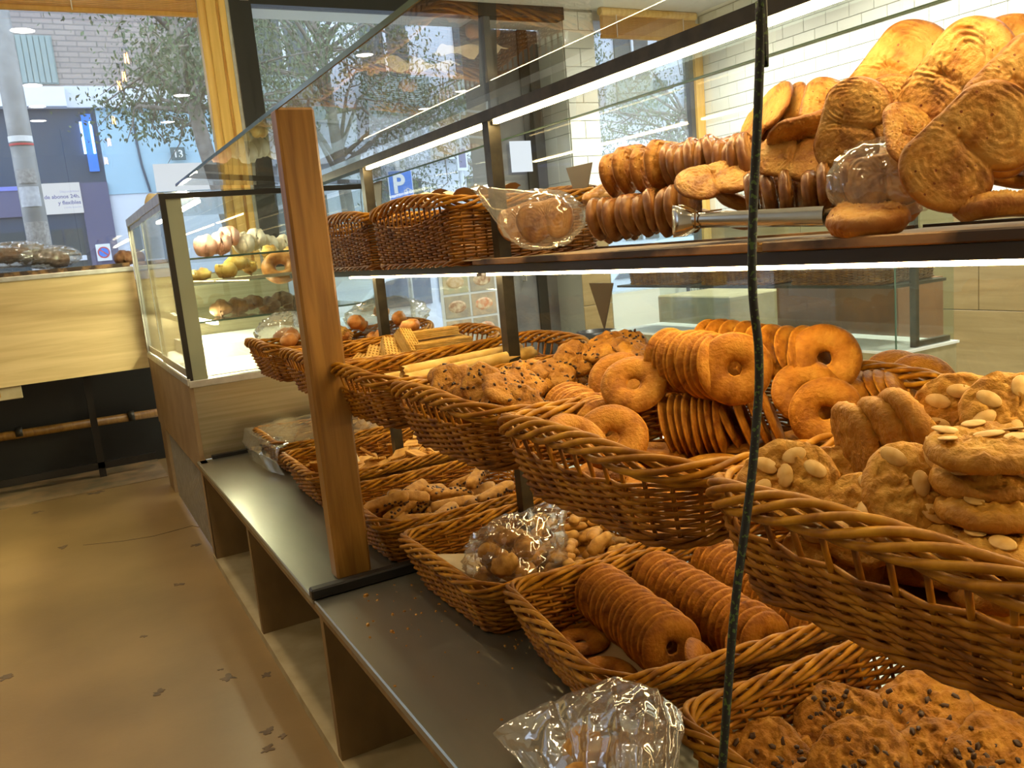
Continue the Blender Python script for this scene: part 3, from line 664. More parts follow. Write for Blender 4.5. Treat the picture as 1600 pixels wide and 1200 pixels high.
# ------------------------------------------------------------------ trees
noisy('leaf1', (.045, .075, .035), (.12, .17, .07), scale=2, rough=.5); noisy('leaf2', (.08, .12, .05), (.20, .26, .12), scale=2, rough=.5)
noisy('bark', (.17, .14, .12), (.28, .25, .22), scale=9, rough=.9, bump=.4)
def tree(x, y, H, R, n, seed, lab, m='leaf1', lean=0, zc=None, trunk=.13, cr=1.0, zmin=0):
    rnd = random.Random(seed); t = empty('street_tree', (x, y, -.35), label=lab, cat='tree')
    mb = MB(); zc = zc or H*.62; pts = [(0, 0, 0), (lean*.3, .05, zc*.3), (lean*.7, -.05, zc*.6), (lean, 0, zc)]
    mb.tube(pts, [trunk, trunk*.85, trunk*.7, trunk*.4], 8)
    tips = []
    for k in range(26):
        a = rnd.uniform(0, 2*pi); el = rnd.uniform(-.4, 1.0); r = R*rnd.uniform(.5, 1.0)
        s = Vector((lean*rnd.uniform(.6, 1), 0, max(zmin, zc*rnd.uniform(.55, 1))))
        e = s+Vector((cos(a)*r, sin(a)*r*.8, el*R*cr)); mid = (s+e)/2+Vector((0, 0, .15*R))+Vector([rnd.gauss(0, .1) for _ in range(3)])
        mb.tube([s, mid, e], [trunk*.3, trunk*.18, .008], 5)
        if e.z < zmin: e.z = zmin+.3*(zmin-e.z)
        for q in range(4):
            e2 = e+Vector([rnd.gauss(0, .35*R*.6) for _ in range(3)]); mb.tube([mid.lerp(e, rnd.random()), (mid+e2)/2, e2], [.014, .01, .004], 4); tips.append(e2); tips.append((e+e2)/2)
        tips.append(e); tips.append(mid)
    mb.obj('trunk', 'bark', t, smooth=True)
    lf = MB()
    for k in range(n):
        c = rnd.choice(tips)+Vector([rnd.gauss(0, .17) for _ in range(3)])
        if c.z < zmin-.25: continue
        s_ = rnd.uniform(.018, .045); M_ = Matrix.Translation(c) @ Euler((rnd.uniform(0, 6), rnd.uniform(0, 6), rnd.uniform(0, 6))).to_matrix().to_4x4()
        lf.add([M_ @ Vector(p) for p in ((-s_, 0, 0), (0, -s_*.45, s_*.12), (s_, 0, 0), (0, s_*.45, s_*.12))], [(0, 1, 2, 3)])
    tag(lf.obj('foliage', m, t), kind='stuff'); return t
tree(2.45, 11.0, 6.0, 1.35, 9000, 3, 'leafy street tree with thin hanging twigs behind the left window', lean=-.75, zc=5.2, cr=.5, zmin=3.5)
tree(4.2, 12.2, 7, 1.7, 12000, 5, 'tall dense green street tree seen beside the black mullion', m='leaf1', lean=-.3, zc=5.0)
tree(6.9, 13.0, 6.4, 1.5, 9000, 8, 'pale green street tree behind the glass counter top', m='leaf2', lean=.5, zc=4.4)
tree(10.3, 12.6, 6, 1.7, 6000, 11, 'thin street tree seen through the small right window', m='leaf2', lean=.9, zc=3.6)
# ------------------------------------------------------------------ wicker baskets
def rrect(s, a, b, r):
    """point and outward normal on a rounded rectangle (half sizes a, b), s in 0..1, starting at the middle of the +x end"""
    a_, b_ = a-r, b-r; segs = [b_, pi*r/2, 2*a_, pi*r/2, 2*b_, pi*r/2, 2*a_, pi*r/2, b_]; T = sum(segs); d = (s % 1.0)*T
    k = 0
    while k < 8 and d > segs[k]: d -= segs[k]; k += 1
    if k == 0: return (a, d), (1, 0)
    if k == 1: t = d/r; return (a_+r*cos(t), b_+r*sin(t)), (cos(t), sin(t))
    if k == 2: return (a_-d, b), (0, 1)
    if k == 3: t = pi/2+d/r; return (-a_+r*cos(t), b_+r*sin(t)), (cos(t), sin(t))
    if k == 4: return (-a, b_-d), (-1, 0)
    if k == 5: t = pi+d/r; return (-a_+r*cos(t), -b_+r*sin(t)), (cos(t), sin(t))
    if k == 6: return (-a_+d, -b), (0, -1)
    if k == 7: t = 3*pi/2+d/r; return (a_+r*cos(t), -b_+r*sin(t)), (cos(t), sin(t))
    return (a, -b_+d), (1, 0)
def make_basket(L, W, H, flare, arch, gap, rc, N=56, strands=6, rb=.0125, sr=.0046, rows=14, mats=('wicker', 'wicker_rim'), sag=.012, bulge=0):
    a1, b1 = L/2, W/2; a0, b0 = a1-flare, b1-flare
    rnd = random.Random(int(L*1000+W*100+H*10000))
    def shape(s, t):
        f = t**.8
        (x, y), (nx, ny) = rrect(s, a0+(a1-a0)*f, b0+(b1-b0)*f, rc*(.6+.4*t))
        return x, y, nx, ny
    def endf(s):                       # 1 in the middle of the short ends, 0 on long sides
        x, y, nx, ny = shape(s, 1); e = max(0, abs(x)-(a1-rc*1.6))/(rc*1.6); c = max(0, 1-(y/b1)**2)
        return min(1, e)*c
    def hw(s):
        x, y, nx, ny = shape(s, 1); return H-rb-sag*(1-min(1, abs(x)/a1)**3)-gap*endf(s)
    root = empty('wicker_basket')
    mb = MB(); poly = [shape(i/40, .0)[:2] for i in range(40)]; mb.prism([(x*.985, y*.985) for x, y in poly], .004, .009); mb.obj('bottom', mats[0], root)
    mb = MB()                          # upright stakes
    for i in range(N):
        s = i/N; pts = []
        top = hw(s)+(arch+gap)*endf(s)
        for q in range(5):
            z = top*q/4; x, y, nx, ny = shape(s, min(1, z/H)); pts.append((x, y, z+.004))
        mb.tube(pts, .0032, 5)
    tag(mb.obj('stake', mats[0], root, smooth=True), kind='stuff')
    mb = MB()
    for k in range(rows):
        pts = []; M_ = N*2; ph = rnd.uniform(.9, 1.1)
        for i in range(M_):
            s = i/M_; tt = (k+.7)/rows; z = hw(s)*tt; x, y, nx, ny = shape(s, min(1, z/H))
            dz = .0008*noise.noise(Vector((s*30, k*3.1, 0)))
            o = .0050*sin(pi*(i/2*1.0+k)) if False else (.0048 if ((i//2)+k) % 2 else -.0048)*(0 if i % 2 else 1)*ph
            pts.append((x+nx*o, y+ny*o, z+dz+.003))
        mb.tube(pts, hw(0)/rows*.56, 5, closed=True)
    tag(mb.obj('woven_wall', mats[0], root, smooth=True), kind='stuff')
    for q in range(3):                 # twisted foot braid
        pts = []
        for i in range(110):
            s = i/110; x, y, nx, ny = shape(s, 0); a = 2*pi*q/3+2*pi*14*s
            pts.append((x+nx*(.004+.005*cos(a)), y+ny*(.004+.005*cos(a)), .0085+.005*sin(a)))
        mb = MB(); mb.tube(pts, .0042, 5, closed=True); mb.obj('foot_strand', mats[0], root, smooth=True)
    turns = round(2*(L+W)/.30)
    for q in range(strands):           # thick twisted rim
        pts = []; n_ = 150
        for i in range(n_):
            s = i/n_; x, y, nx, ny = shape(s, 1); e = endf(s)
            zc = hw(s)+rb+(arch+gap)*e; a = 2*pi*q/strands+2*pi*turns*s+.35*noise.noise(Vector((s*9, q, 1)))
            ro = rb*(1+.12*noise.noise(Vector((s*14, q*5, 3))))
            pts.append((x+nx*ro*.8*cos(a), y+ny*ro*.8*cos(a), zc+ro*1.15*sin(a)))
        mb = MB(); mb.tube(pts, sr, 6, closed=True); mb.obj('rim_strand', mats[1], root, smooth=True)
    return root
def put_basket(proto, first, x0, x1, y0, y1, z, lab, rz=0, group=None, tilt=0):
    """proto placed so its box covers x0..x1"""
    M_ = Matrix.Translation(((x0+x1)/2, (y0+y1)/2, z)) @ Matrix.Rotation(rz, 4, 'Z') @ Matrix.Rotation(tilt, 4, 'Y')
    if first: proto.matrix_basis = M_; o = proto; tag(o, lab, 'basket', group)
    else: o = copy_tree(proto, M_, lab, group)
    return o
ZL = E-.80; ZM = E-.394; ZT = E-.048
pl = make_basket(.60, .45, .118, .045, .006, .0, .07)
put_basket(pl, 1, .645, 1.245, 1.445, 1.875, ZL, 'lower wicker basket with bagged brown pastries and finger biscuits', rz=radians(1), group='wicker baskets on the steel worktop')
put_basket(pl, 0, .665, 1.265, .955, 1.40, ZL, 'lower wicker basket with long rows of brown ring biscuits', rz=radians(-8), group='wicker baskets on the steel worktop')
put_basket(pl, 0, .655, 1.255, .42, .865, ZL, 'nearest lower wicker basket with big chocolate chip cookies', rz=radians(-3), group='wicker baskets on the steel worktop')
put_basket(pl, 0, .635, 1.235, 1.96, 2.41, ZL, 'lower wicker basket with chocolate chip bars beside the wooden post', rz=radians(1), group='wicker baskets on the steel worktop')
put_basket(pl, 0, .635, 1.235, 2.57, 3.02, ZL, 'lower wicker basket with rectangular butter biscuits behind the post', group='wicker baskets on the steel worktop')
put_basket(pl, 0, .66, 1.26, 3.14, 3.60, ZL, 'farthest lower wicker basket draped with clear plastic film', group='wicker baskets on the steel worktop')
pm = make_basket(.60, .45, .112, .04, .016, .024, .10, sag=.014)
MID = [(.575, 1.175, .735, 1.185, 'middle shelf wicker basket heaped with sugared ring biscuits', 0),
       (.565, 1.165, .245, .695, 'nearest middle shelf wicker basket heaped with almond cookies', 0),
       (.585, 1.185, 1.225, 1.675, 'middle shelf wicker basket full of chocolate chip cookies', 0),
       (.585, 1.185, 1.725, 2.175, 'middle shelf wicker basket of long rolled wafer tubes', 2),
       (.595, 1.195, 2.215, 2.665, 'middle shelf wicker basket with pale wafer blocks', 0),
       (.60, 1.20, 2.76, 3.21, 'farthest middle shelf wicker basket under bagged pastries', 0)]
for k, (x0, x1, y0, y1, lab, r_) in enumerate(MID):
    put_basket(pm, k == 0, x0, x1, y0, y1, ZM, lab, group='wicker baskets on the middle shelf', rz=radians(r_))
pt_ = make_basket(.46, .58, .158, .015, .020, .034, .05, N=60, rows=18, mats=('wicker_dark', 'wicker_rim'), sag=.006)
put_basket(pt_, 1, .885, 1.345, 1.90, 2.48, ZT, 'deep top shelf wicker basket with a handle gap beside the palmiers', group='deep wicker baskets on the top shelf')
put_basket(pt_, 0, .885, 1.345, 2.50, 3.08, ZT, 'deep top shelf wicker basket seen right of the wooden post', group='deep wicker baskets on the top shelf')
for k in range(3):
    put_basket(pt_, 0, 3.51, 3.95, 2.68+k*.72, 3.34+k*.72, E-.368, 'wicker basket in the glass display across the shop, %s' % ['nearest', 'middle', 'farthest'][k], group='wicker baskets in the low glass display')
# ------------------------------------------------------------------ pastries: materials and shapes
def crumbmat(name, dark, mid, light, scale=60, rough=.6, bump=.5, speck=None, tone=True, spec=.35, bdist=.0012):
    """baked dough: 'tone' on the mesh says how browned the crust is there"""
    m = base(name, mid, rough); nt = m.node_tree; b = nt.nodes['Principled BSDF']; b.inputs['Specular IOR Level'].default_value = spec
    tc = nd(nt, 'ShaderNodeTexCoord'); n = nd(nt, 'ShaderNodeTexNoise', Scale=scale, Detail=6); nt.links.new(tc.outputs['Object'], n.inputs['Vector'])
    r = nd(nt, 'ShaderNodeValToRGB'); el = r.color_ramp.elements; el[0].position = .3; el[0].color = (*dark, 1); el[1].position = .72; el[1].color = (*light, 1)
    e = el.new(.5); e.color = (*mid, 1); nt.links.new(n.outputs['Fac'], r.inputs[0]); last = r.outputs[0]
    if tone:
        a = nd(nt, 'ShaderNodeAttribute'); a.attribute_name = 'tone'
        mx = nd(nt, 'ShaderNodeMix', data_type='RGBA'); mx.inputs['B'].default_value = (*dark, 1)
        mx.clamp_factor = False; nt.links.new(a.outputs['Fac'], mx.inputs['Factor']); nt.links.new(last, mx.inputs['A']); last = mx.outputs['Result']
    if speck:
        v = nd(nt, 'ShaderNodeTexVoronoi', Scale=speck[1]); nt.links.new(tc.outputs['Object'], v.inputs['Vector'])
        lt = nd(nt, 'ShaderNodeMath', operation='LESS_THAN'); lt.inputs[1].default_value = speck[2]; nt.links.new(v.outputs['Distance'], lt.inputs[0])
        m3 = nd(nt, 'ShaderNodeMix', data_type='RGBA'); m3.inputs['B'].default_value = (*speck[0], 1)
        nt.links.new(lt.outputs[0], m3.inputs['Factor']); nt.links.new(last, m3.inputs['A']); last = m3.outputs['Result']
    nt.links.new(last, b.inputs['Base Color'])
    n2 = nd(nt, 'ShaderNodeTexNoise', Scale=scale*4, Detail=5); nt.links.new(tc.outputs['Object'], n2.inputs['Vector'])
    bp = nd(nt, 'ShaderNodeBump', Strength=bump, Distance=bdist); nt.links.new(n2.outputs['Fac'], bp.inputs['Height']); nt.links.new(bp.outputs[0], b.inputs['Normal'])
    return m
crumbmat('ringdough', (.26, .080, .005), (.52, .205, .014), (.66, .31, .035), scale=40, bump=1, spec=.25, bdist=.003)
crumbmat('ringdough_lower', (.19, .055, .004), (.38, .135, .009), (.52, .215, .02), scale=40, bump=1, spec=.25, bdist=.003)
crumbmat('palmier', (.25, .075, .010), (.58, .29, .055), (.70, .42, .11), scale=30, rough=.48, bump=1, bdist=.003, speck=((.24, .07, .015), 55, .10))
crumbmat('palmier_glazed', (.17, .055, .016), (.46, .22, .06), (.60, .34, .11), scale=30, rough=.26, bump=.8, spec=.6)
crumbmat('chocdough', (.22, .080, .006), (.42, .175, .014), (.55, .27, .032), scale=45, bump=1, bdist=.003)
crumbmat('almonddough', (.34, .135, .012), (.58, .275, .028), (.70, .38, .055), scale=45, bump=1, bdist=.003)
crumbmat('plaindough', (.28, .12, .018), (.48, .24, .045), (.60, .34, .08), scale=50, bump=.7)
crumbmat('cracker', (.38, .16, .02), (.58, .29, .05), (.68, .40, .09), scale=35, bump=.3)
crumbmat('wafer', (.56, .32, .06), (.72, .46, .12), (.80, .56, .20), scale=30, bump=.2)
crumbmat('brownpastry', (.10, .045, .02), (.18, .085, .035), (.26, .14, .06), scale=30, bump=.4)
crumbmat('pinkpastry', (.55, .20, .12), (.75, .38, .28), (.80, .52, .42), scale=20, bump=.3)
crumbmat('yellowpastry', (.42, .20, .04), (.66, .42, .10), (.76, .54, .18), scale=25, bump=.3, rough=.35)
crumbmat('creampastry', (.62, .50, .34), (.74, .64, .48), (.80, .72, .60), scale=20, bump=.3)
base('chip', (.060, .024, .009), .35); noisy('almond', (.60, .33, .07), (.74, .47, .15), scale=90, rough=.5)
noisy('parchment', (.52, .42, .27), (.62, .52, .36), scale=9, rough=.8); noisy('browncard', (.30, .19, .085), (.38, .25, .12), scale=12, rough=.8)
def film(name, tr=.70, dif=.07, rough=.07, col=(1, .97, .90)):
    m = bpy.data.materials.new(name); m.use_nodes = True; nt = m.node_tree; nt.nodes.clear()
    t = nd(nt, 'ShaderNodeBsdfTransparent', Color=(*col, 1)); g = nd(nt, 'ShaderNodeBsdfGlossy', Roughness=rough); d = nd(nt, 'ShaderNodeBsdfTranslucent', Color=(.9, .86, .78, 1))
    d2 = nd(nt, 'ShaderNodeBsdfDiffuse', Color=(.9, .88, .84, 1)); ds = nd(nt, 'ShaderNodeAddShader')
    dm_ = nd(nt, 'ShaderNodeMixShader'); dm_.inputs[0].default_value = .5; nt.links.new(d.outputs[0], dm_.inputs[1]); nt.links.new(d2.outputs[0], dm_.inputs[2])
    a = nd(nt, 'ShaderNodeMixShader'); a.inputs[0].default_value = dif; nt.links.new(t.outputs[0], a.inputs[1]); nt.links.new(dm_.outputs[0], a.inputs[2])
    lw = nd(nt, 'ShaderNodeLayerWeight', Blend=.5); mm = nd(nt, 'ShaderNodeMath', operation='MULTIPLY_ADD', use_clamp=True); mm.inputs[1].default_value = 1-tr; mm.inputs[2].default_value = .10
    nt.links.new(lw.outputs['Facing'], mm.inputs[0])
    x = nd(nt, 'ShaderNodeMixShader'); nt.links.new(mm.outputs[0], x.inputs[0]); nt.links.new(a.outputs[0], x.inputs[1]); nt.links.new(g.outputs[0], x.inputs[2])
    o = nd(nt, 'ShaderNodeOutputMaterial'); nt.links.new(x.outputs[0], o.inputs[0]); MT[name] = m
    tc = nd(nt, 'ShaderNodeTexCoord'); n2 = nd(nt, 'ShaderNodeTexNoise', Scale=14.0, Detail=2, Distortion=1.0); nt.links.new(tc.outputs['Object'], n2.inputs['Vector'])
    bp = nd(nt, 'ShaderNodeBump', Strength=.35, Distance=.006); nt.links.new(n2.outputs['Fac'], bp.inputs['Height'])
    for q in (g, d2): nt.links.new(bp.outputs[0], q.inputs['Normal'])
film('plastic', dif=.10); film('plastic_thick', tr=.5, dif=.2); film('plastic_near', tr=.55, dif=.20)

def tone_mesh(mb, tones, name, m, smooth=True):
    me = mb.mesh(name, m, smooth); a = me.attributes.new('tone', 'FLOAT', 'POINT'); a.data.foreach_set('value', tones); return me
def ring_mesh(R=.056, rh=.0105, th=.0165, seed=0, m='ringdough', nu=36, nv=14):
    """flat-bottomed ring biscuit: domed top, sharp lower lip"""
    mb = MB(); tones = []; rm_ = (R+rh)/2; rw = (R-rh)/2
    for i in range(nu):
        a = 2*pi*i/nu; k = 1+.02*noise.noise(Vector((cos(a)*2, sin(a)*2, seed)))
        for j in range(nv):
            b = 2*pi*j/nv; cx = cos(b); sz = sin(b)
            z = th*.72*sz*(1-.35*abs(cx)) if sz > 0 else th*.22*max(-1, sz*1.6)
            lip = 1.0 if abs(sz) < .25 else (.93 if sz > 0 else .96)
            r = rm_*k+rw*cx*(abs(cx)**-.2 if abs(cx) > .05 else 1)*lip
            r += .0008*noise.noise(Vector((cos(a)*14, sin(a)*14, b*2+seed)))
            mb.v.append((r*cos(a), r*sin(a), z)); tones.append(.85 if sz < -.3 else (-.5 if abs(sz) < .3 else (.45 if abs(cx) > .75 else .1))+max(0, .35*noise.noise(Vector((cos(a)*3, sin(a)*3, b+seed)))))
    for i in range(nu):
        for j in range(nv):
            mb.f.append((i*nv+j, ((i+1) % nu)*nv+j, ((i+1) % nu)*nv+(j+1) % nv, i*nv+(j+1) % nv))
    return tone_mesh(mb, tones, 'ring_biscuit', m)
def disc_mesh(R, th, seed=0, m='chocdough', rough=.10, lump=.0035, nu=28, nr=9, edge=.75, name='cookie', crack=0, sx=1, sy=1):
    """lumpy round cookie, closed top and underside"""
    mb = MB(); tones = []
    def pt(r, a, top):
        k = 1+rough*noise.noise(Vector((cos(a)*1.3, sin(a)*1.3, seed)))+rough*.5*noise.noise(Vector((cos(a)*5, sin(a)*5, seed+9)))
        x = R*r*k*cos(a)*sx; y = R*r*k*sin(a)*sy; e = max(0, 1-r**5)**.5
        h = th/2*(e*edge+(1-edge)*(r < .99)*.6)
        z = h if top else -h*.8
        q = Vector((x, y, 0))*90+Vector((seed*3, 0, 0 if top else 7))
        if r < .99: z += (lump if top else lump*.4)*(noise.noise(q)+.5*noise.noise(q*2.3))
        if crack and top and r < .95:
            c = abs(noise.noise(q*.8)); z -= crack*max(0, 1-c*9)
        return (x, y, z)
    for top in (1, 0):
        for j in range(nr):
            r = (j/(nr-1))**.8
            if j == 0: mb.v.append(pt(0, 0, top)); tones.append(0 if top else .5); continue
            if not top and j == nr-1: continue
            for i in range(nu): mb.v.append(pt(r, 2*pi*i/nu, top)); tones.append((.45*r**6 if top else .6))
    T = 0; 
    def idx(top, j, i):
        i %= nu
        if top: return 0 if j == 0 else 1+(j-1)*nu+i
        o = 1+(nr-1)*nu
        if j == nr-1: return 1+(nr-2)*nu+i
        return o if j == 0 else o+1+(j-1)*nu+i
    for top in (1, 0):
        for j in range(nr-1):
            for i in range(nu):
                if j == 0: f = (idx(top, 0, 0), idx(top, 1, i), idx(top, 1, i+1))
                else: f = (idx(top, j, i), idx(top, j+1, i), idx(top, j+1, i+1), idx(top, j, i+1))
                mb.f.append(f if top else f[::-1])
    return tone_mesh(mb, tones, name, m)
def palmier_mesh(seed=0, m='palmier', W=.166, th=.024, nu=84, nr=30):
    """palm leaf pastry: two rolled lobes, spiral grooves, notch between them"""
    s = W/.166; cxl = .036; ax = .045; ay = .057; rnd = random.Random(seed); tl = rnd.uniform(.1, .25); mb = MB(); tones = []
    def lobe(x, y, sg):
        dx = x-sg*cxl; dy = y+.002; c_, s_ = cos(sg*tl), sin(sg*tl)
        return (dx*c_-dy*s_)/ax, (dx*s_+dy*c_)/ay
    def inside(x, y):
        if y > -.012 and abs(x) < cxl*1.05 and y < .0545: return True
        return any(u*u+v*v < 1 for u, v in (lobe(x, y, 1), lobe(x, y, -1)))
    rad = []
    for i in range(nu):
        a = 2*pi*i/nu; lo, hi = 0, .12
        for _ in range(18):
            md = (lo+hi)/2
            ok = inside(md*cos(a), .012+md*sin(a))
            lo, hi = (md, hi) if ok else (lo, md)
        rad.append(lo*(1+.035*noise.noise(Vector((cos(a)*2, sin(a)*2, seed)))))
    def P(i, r, top):
        a = 2*pi*i/nu; R_ = rad[i % nu]*r; x = R_*cos(a); y = .012+R_*sin(a)
        e = max(0, 1-r**7)**.5
        sg = 1 if x > 0 else -1; u, v = lobe(x, y, sg); rho = sqrt(u*u+v*v); phi = atan2(v, u*sg)
        u2 = u*1.35; rho = sqrt(u2*u2+v*v*.75)+.10*noise.noise(Vector((x*35, y*18, seed+5))); g = (.5+.5*cos(2*pi*(rho*5.6+phi/(2*pi))+seed))*(.55+.9*noise.noise(Vector((x*28, y*22, seed+2))))
        g2 = noise.noise(Vector((x*160, y*160, seed)))
        z = th/2*e
        if r < .97: z += (-.0042*max(0, g)**1.5+.0016*g2)
        z -= .006*exp(-((x/.006)**2))*(1 if y < .02 else .3)
        if not top: z = -th/2*e*.8
        tn = (.85*max(0, (r-.86)/.14) + .30*max(0, g)**2)
        z += .004*sin(seed+x*26)
        return (x*s, y*s, z*s), min(1, max(tn, .15) if top else .25+.5*max(0, (r-.8)/.2))
    rs = [(j/(nr-1))**.85 for j in range(nr)]
    for top in (1, 0):
        q = nr if top else 8
        for j in range(q):
            if not top and j == q-1: continue
            r = rs[j] if top else j/(q-1)
            n_ = 1 if j == 0 else nu
            for i in range(n_):
                p, t_ = P(i, r, top); mb.v.append(p); tones.append(t_)
    o = 1+(nr-1)*nu
    def idx(top, j, i):
        i %= nu
        if top: return 0 if j == 0 else 1+(j-1)*nu+i
        if j == 7: return 1+(nr-2)*nu+i
        return o if j == 0 else o+1+(j-1)*nu+i
    for top in (1, 0):
        for j in range((nr if top else 8)-1):
            for i in range(nu):
                f = (idx(top, 0, 0), idx(top, 1, i), idx(top, 1, i+1)) if j == 0 else (idx(top, j, i), idx(top, j+1, i), idx(top, j+1, i+1), idx(top, j, i+1))
                mb.f.append(f if top else f[::-1])
    return tone_mesh(mb, tones, 'palmier', m)
def lump_mesh(name, pts, rads, m, seed=0, amp=.12, n=12, segs=18, flat=1.0):
    """soft log of dough along a path"""
    P_ = [Vector(p) for p in pts]; mb = MB(); tones = []; N = segs
    def pos(t):
        x = t*(len(P_)-1); i = min(int(x), len(P_)-2); f = x-i
        a, b = P_[i], P_[i+1]; return a.lerp(b, f), (b-a).normalized(), rads[i]*(1-f)+rads[i+1]*f
    for i in range(N+1):
        t = i/N; p, d, r = pos(t); e = sqrt(max(0, 1-(2*t-1)**6)); u = d.cross(Vector((0, 0, 1))).normalized(); v = u.cross(d)
        for k in range(n):
            a = 2*pi*k/n; rr = r*e*(1+amp*noise.noise(Vector((t*6, cos(a)*1.5, sin(a)*1.5+seed))))
            mb.v.append(tuple(p+u*cos(a)*rr+v*sin(a)*rr*flat)); tones.append(max(0, -sin(a)*.5))
    for i in range(N):
        for k in range(n): mb.f.append((i*n+k, i*n+(k+1) % n, (i+1)*n+(k+1) % n, (i+1)*n+k))
    return tone_mesh(mb, tones, name, m)
def cam_dir(p): return (EYE-Vector(p)).normalized()
def face(p, up=.0, side=0, roll=0, s=1):
    """matrix at p with local Z turned to the viewing side of the counter, tipped up and sideways"""
    n = cam_dir(p); r = Vector((0, 0, 1)).cross(n).normalized()
    n = (n+Vector((0, 0, 1))*up+r*side).normalized()
    return TM(p, n, roll, s)
def T(o, lab, cat, grp): return tag(o, lab, cat, grp)
def jit(n, k): return (Vector(n).normalized()+Vector([random.gauss(0, k) for _ in range(3)])).normalized()

# ------------------------------------------------------------------ ring biscuits
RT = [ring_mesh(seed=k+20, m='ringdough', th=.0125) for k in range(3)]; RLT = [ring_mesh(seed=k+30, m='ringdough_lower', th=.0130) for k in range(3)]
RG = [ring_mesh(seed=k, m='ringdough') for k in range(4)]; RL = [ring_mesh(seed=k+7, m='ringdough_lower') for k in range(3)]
def ring(M_, lab, grp, low=False, s=1, thin=False):
    o = link('ring_biscuit', random.choice((RLT if low else RT) if thin else (RL if low else RG)), None, M_); return T(o, lab, 'biscuit', grp)
def row(A, B, n, lab, grp, low=False, lean=.0, s=1, nrm=None, k=.04, sag=0):
    A = Vector(A); B = Vector(B); d = (B-A).normalized() if nrm is None else Vector(nrm).normalized()
    for i in range(n):
        t = i/(n-1); p = A.lerp(B, t)+Vector((0, 0, -sag*sin(pi*t))); nn = (jit(d, k)+Vector((0, 0, lean))).normalized()
        ring(TM(p, nn, random.uniform(0, 6), s*random.uniform(.94, 1.03)), lab.replace('ring biscuit', 'ring biscuit, %s from the front,' % ORD[n-1-i] if i < n-1 else 'ring biscuit, frontmost,'), grp, low, thin=True)
zr = -.73
row(at(938, 925, Z=zr), at(1050, 1012, Z=zr), 16, 'brown ring biscuit left long row, lower ring basket', 'left row of lower ring biscuits', True, lean=.12, s=1.1)
row(at(1025, 905, Z=zr), at(1196, 1008, Z=zr), 17, 'brown ring biscuit middle long row, lower ring basket', 'middle row of lower ring biscuits', True, lean=.12, s=1.1)
row(at(1120, 882, Z=zr), at(1290, 985, Z=zr), 18, 'brown ring biscuit right long row, lower ring basket', 'right row of lower ring biscuits', True, lean=.12, s=1.08)
ring(TM(at(908, 1003, Z=-.782), (0.05, 0, 1)), 'brown ring biscuit lying flat on brown paper left of the rows', None, True)
ring(TM(at(950, 1052, Z=-.778), (0.1, -.1, 1)), 'brown ring biscuit lying flat by the front corner of the lower ring basket', None, True)
ring(TM(at(1100, 1045, Z=-.752), (.55, -.75, .55)), 'brown ring biscuit tipped over in front of the left long row', None, True)
ring(TM(at(1168, 1030, Z=-.752), (.35, -.8, .6)), 'brown ring biscuit tipped over in front of the middle long row', None, True)
a = at(975, 990, Z=-.79)
o = box('paper_liner', (.735, 1.0, E-.789), (1.18, 1.33, E-.787), 'browncard'); T(o, 'brown paper liner under the rings in the lower ring basket', 'paper', None)
# middle basket
G5 = 'sugared rings in the middle shelf basket'
row(at(893, 640, Z=-.325), at(948, 672, Z=-.322), 10, 'golden ring biscuit lower left row, middle shelf basket', 'lower left row of sugared rings', lean=.25, nrm=(-.35, -.8, .2))
ring(face(at(956, 683, Z=-.305), up=.55), 'golden ring biscuit with visible hole at the front of the lower left row', None)
ring(face(at(903, 680, Z=-.283), up=1.9, side=1.1, s=.85), 'golden ring biscuit leaning on the left rim of the middle ring basket', None)
row(at(1050, 668, Z=-.325), at(1130, 664, Z=-.322), 8, 'golden ring biscuit tight left half of lower centre row', 'lower centre rings, left half', lean=.1, nrm=(.55, -.75, .1))
row(at(1142, 662, Z=-.322), at(1205, 655, Z=-.318), 4, 'golden ring biscuit tipped like dominoes, lower centre row', 'lower centre rings, right half', lean=.25, nrm=(.62, -.68, .1))
row(at(1048, 563, Z=-.222), at(1128, 574, Z=-.224), 10, 'golden ring biscuit upper row behind the big ring', 'upper centre row of sugared rings', lean=.05, nrm=(.02, -.98, .1), k=.05)
ring(face(at(1148, 576, Z=-.224), up=.1, side=.1, s=1.03), 'big golden ring biscuit facing front at the end of the upper centre row', None)
row(at(1120, 540, Z=-.222), at(1268, 557, Z=-.228), 8, 'golden ring biscuit back upper row, middle shelf basket', 'back upper row of sugared rings', lean=.15, nrm=(.05, -.95, .3), k=.05)
ring(face(at(1288, 560, Z=-.228), up=.25, side=.15, s=1.03), 'golden ring biscuit facing front at the right end of the back upper row', None)
ring(face(at(990, 600, Z=-.25), up=.75, side=-.1), 'golden ring biscuit lying on top between the left rows', None)
ring(face(at(966, 592, Z=-.262), up=.6, side=-.2), 'golden ring biscuit half hidden under the one lying on top', None)
ring(face(at(1262, 612, Z=-.275), up=.5, side=.1), 'golden ring biscuit lying under the right end of the back row', None)
ring(face(at(1290, 645, Z=-.30), up=.15, side=-.2), 'golden ring biscuit leaning on the near rim right of the green cord', None)
ring(face(at(1318, 640, Z=-.31), up=.1, side=.35), 'golden ring biscuit edge showing behind the leaning ring by the rim', None)
row(at(1352, 618, Z=-.30), at(1420, 622, Z=-.30), 5, 'golden ring biscuit fan at right basket end', 'rings fanned at the right basket end', lean=.45, nrm=(.35, -.75, .3), k=.02)
ring(face(at(1440, 600, Z=-.29), up=.5, side=.2), 'golden ring biscuit behind the fanned rings at the right basket end', None)
ring(face(at(1400, 590, Z=-.29), up=.6, side=.1), 'golden ring biscuit farthest back above the fanned rings', None)
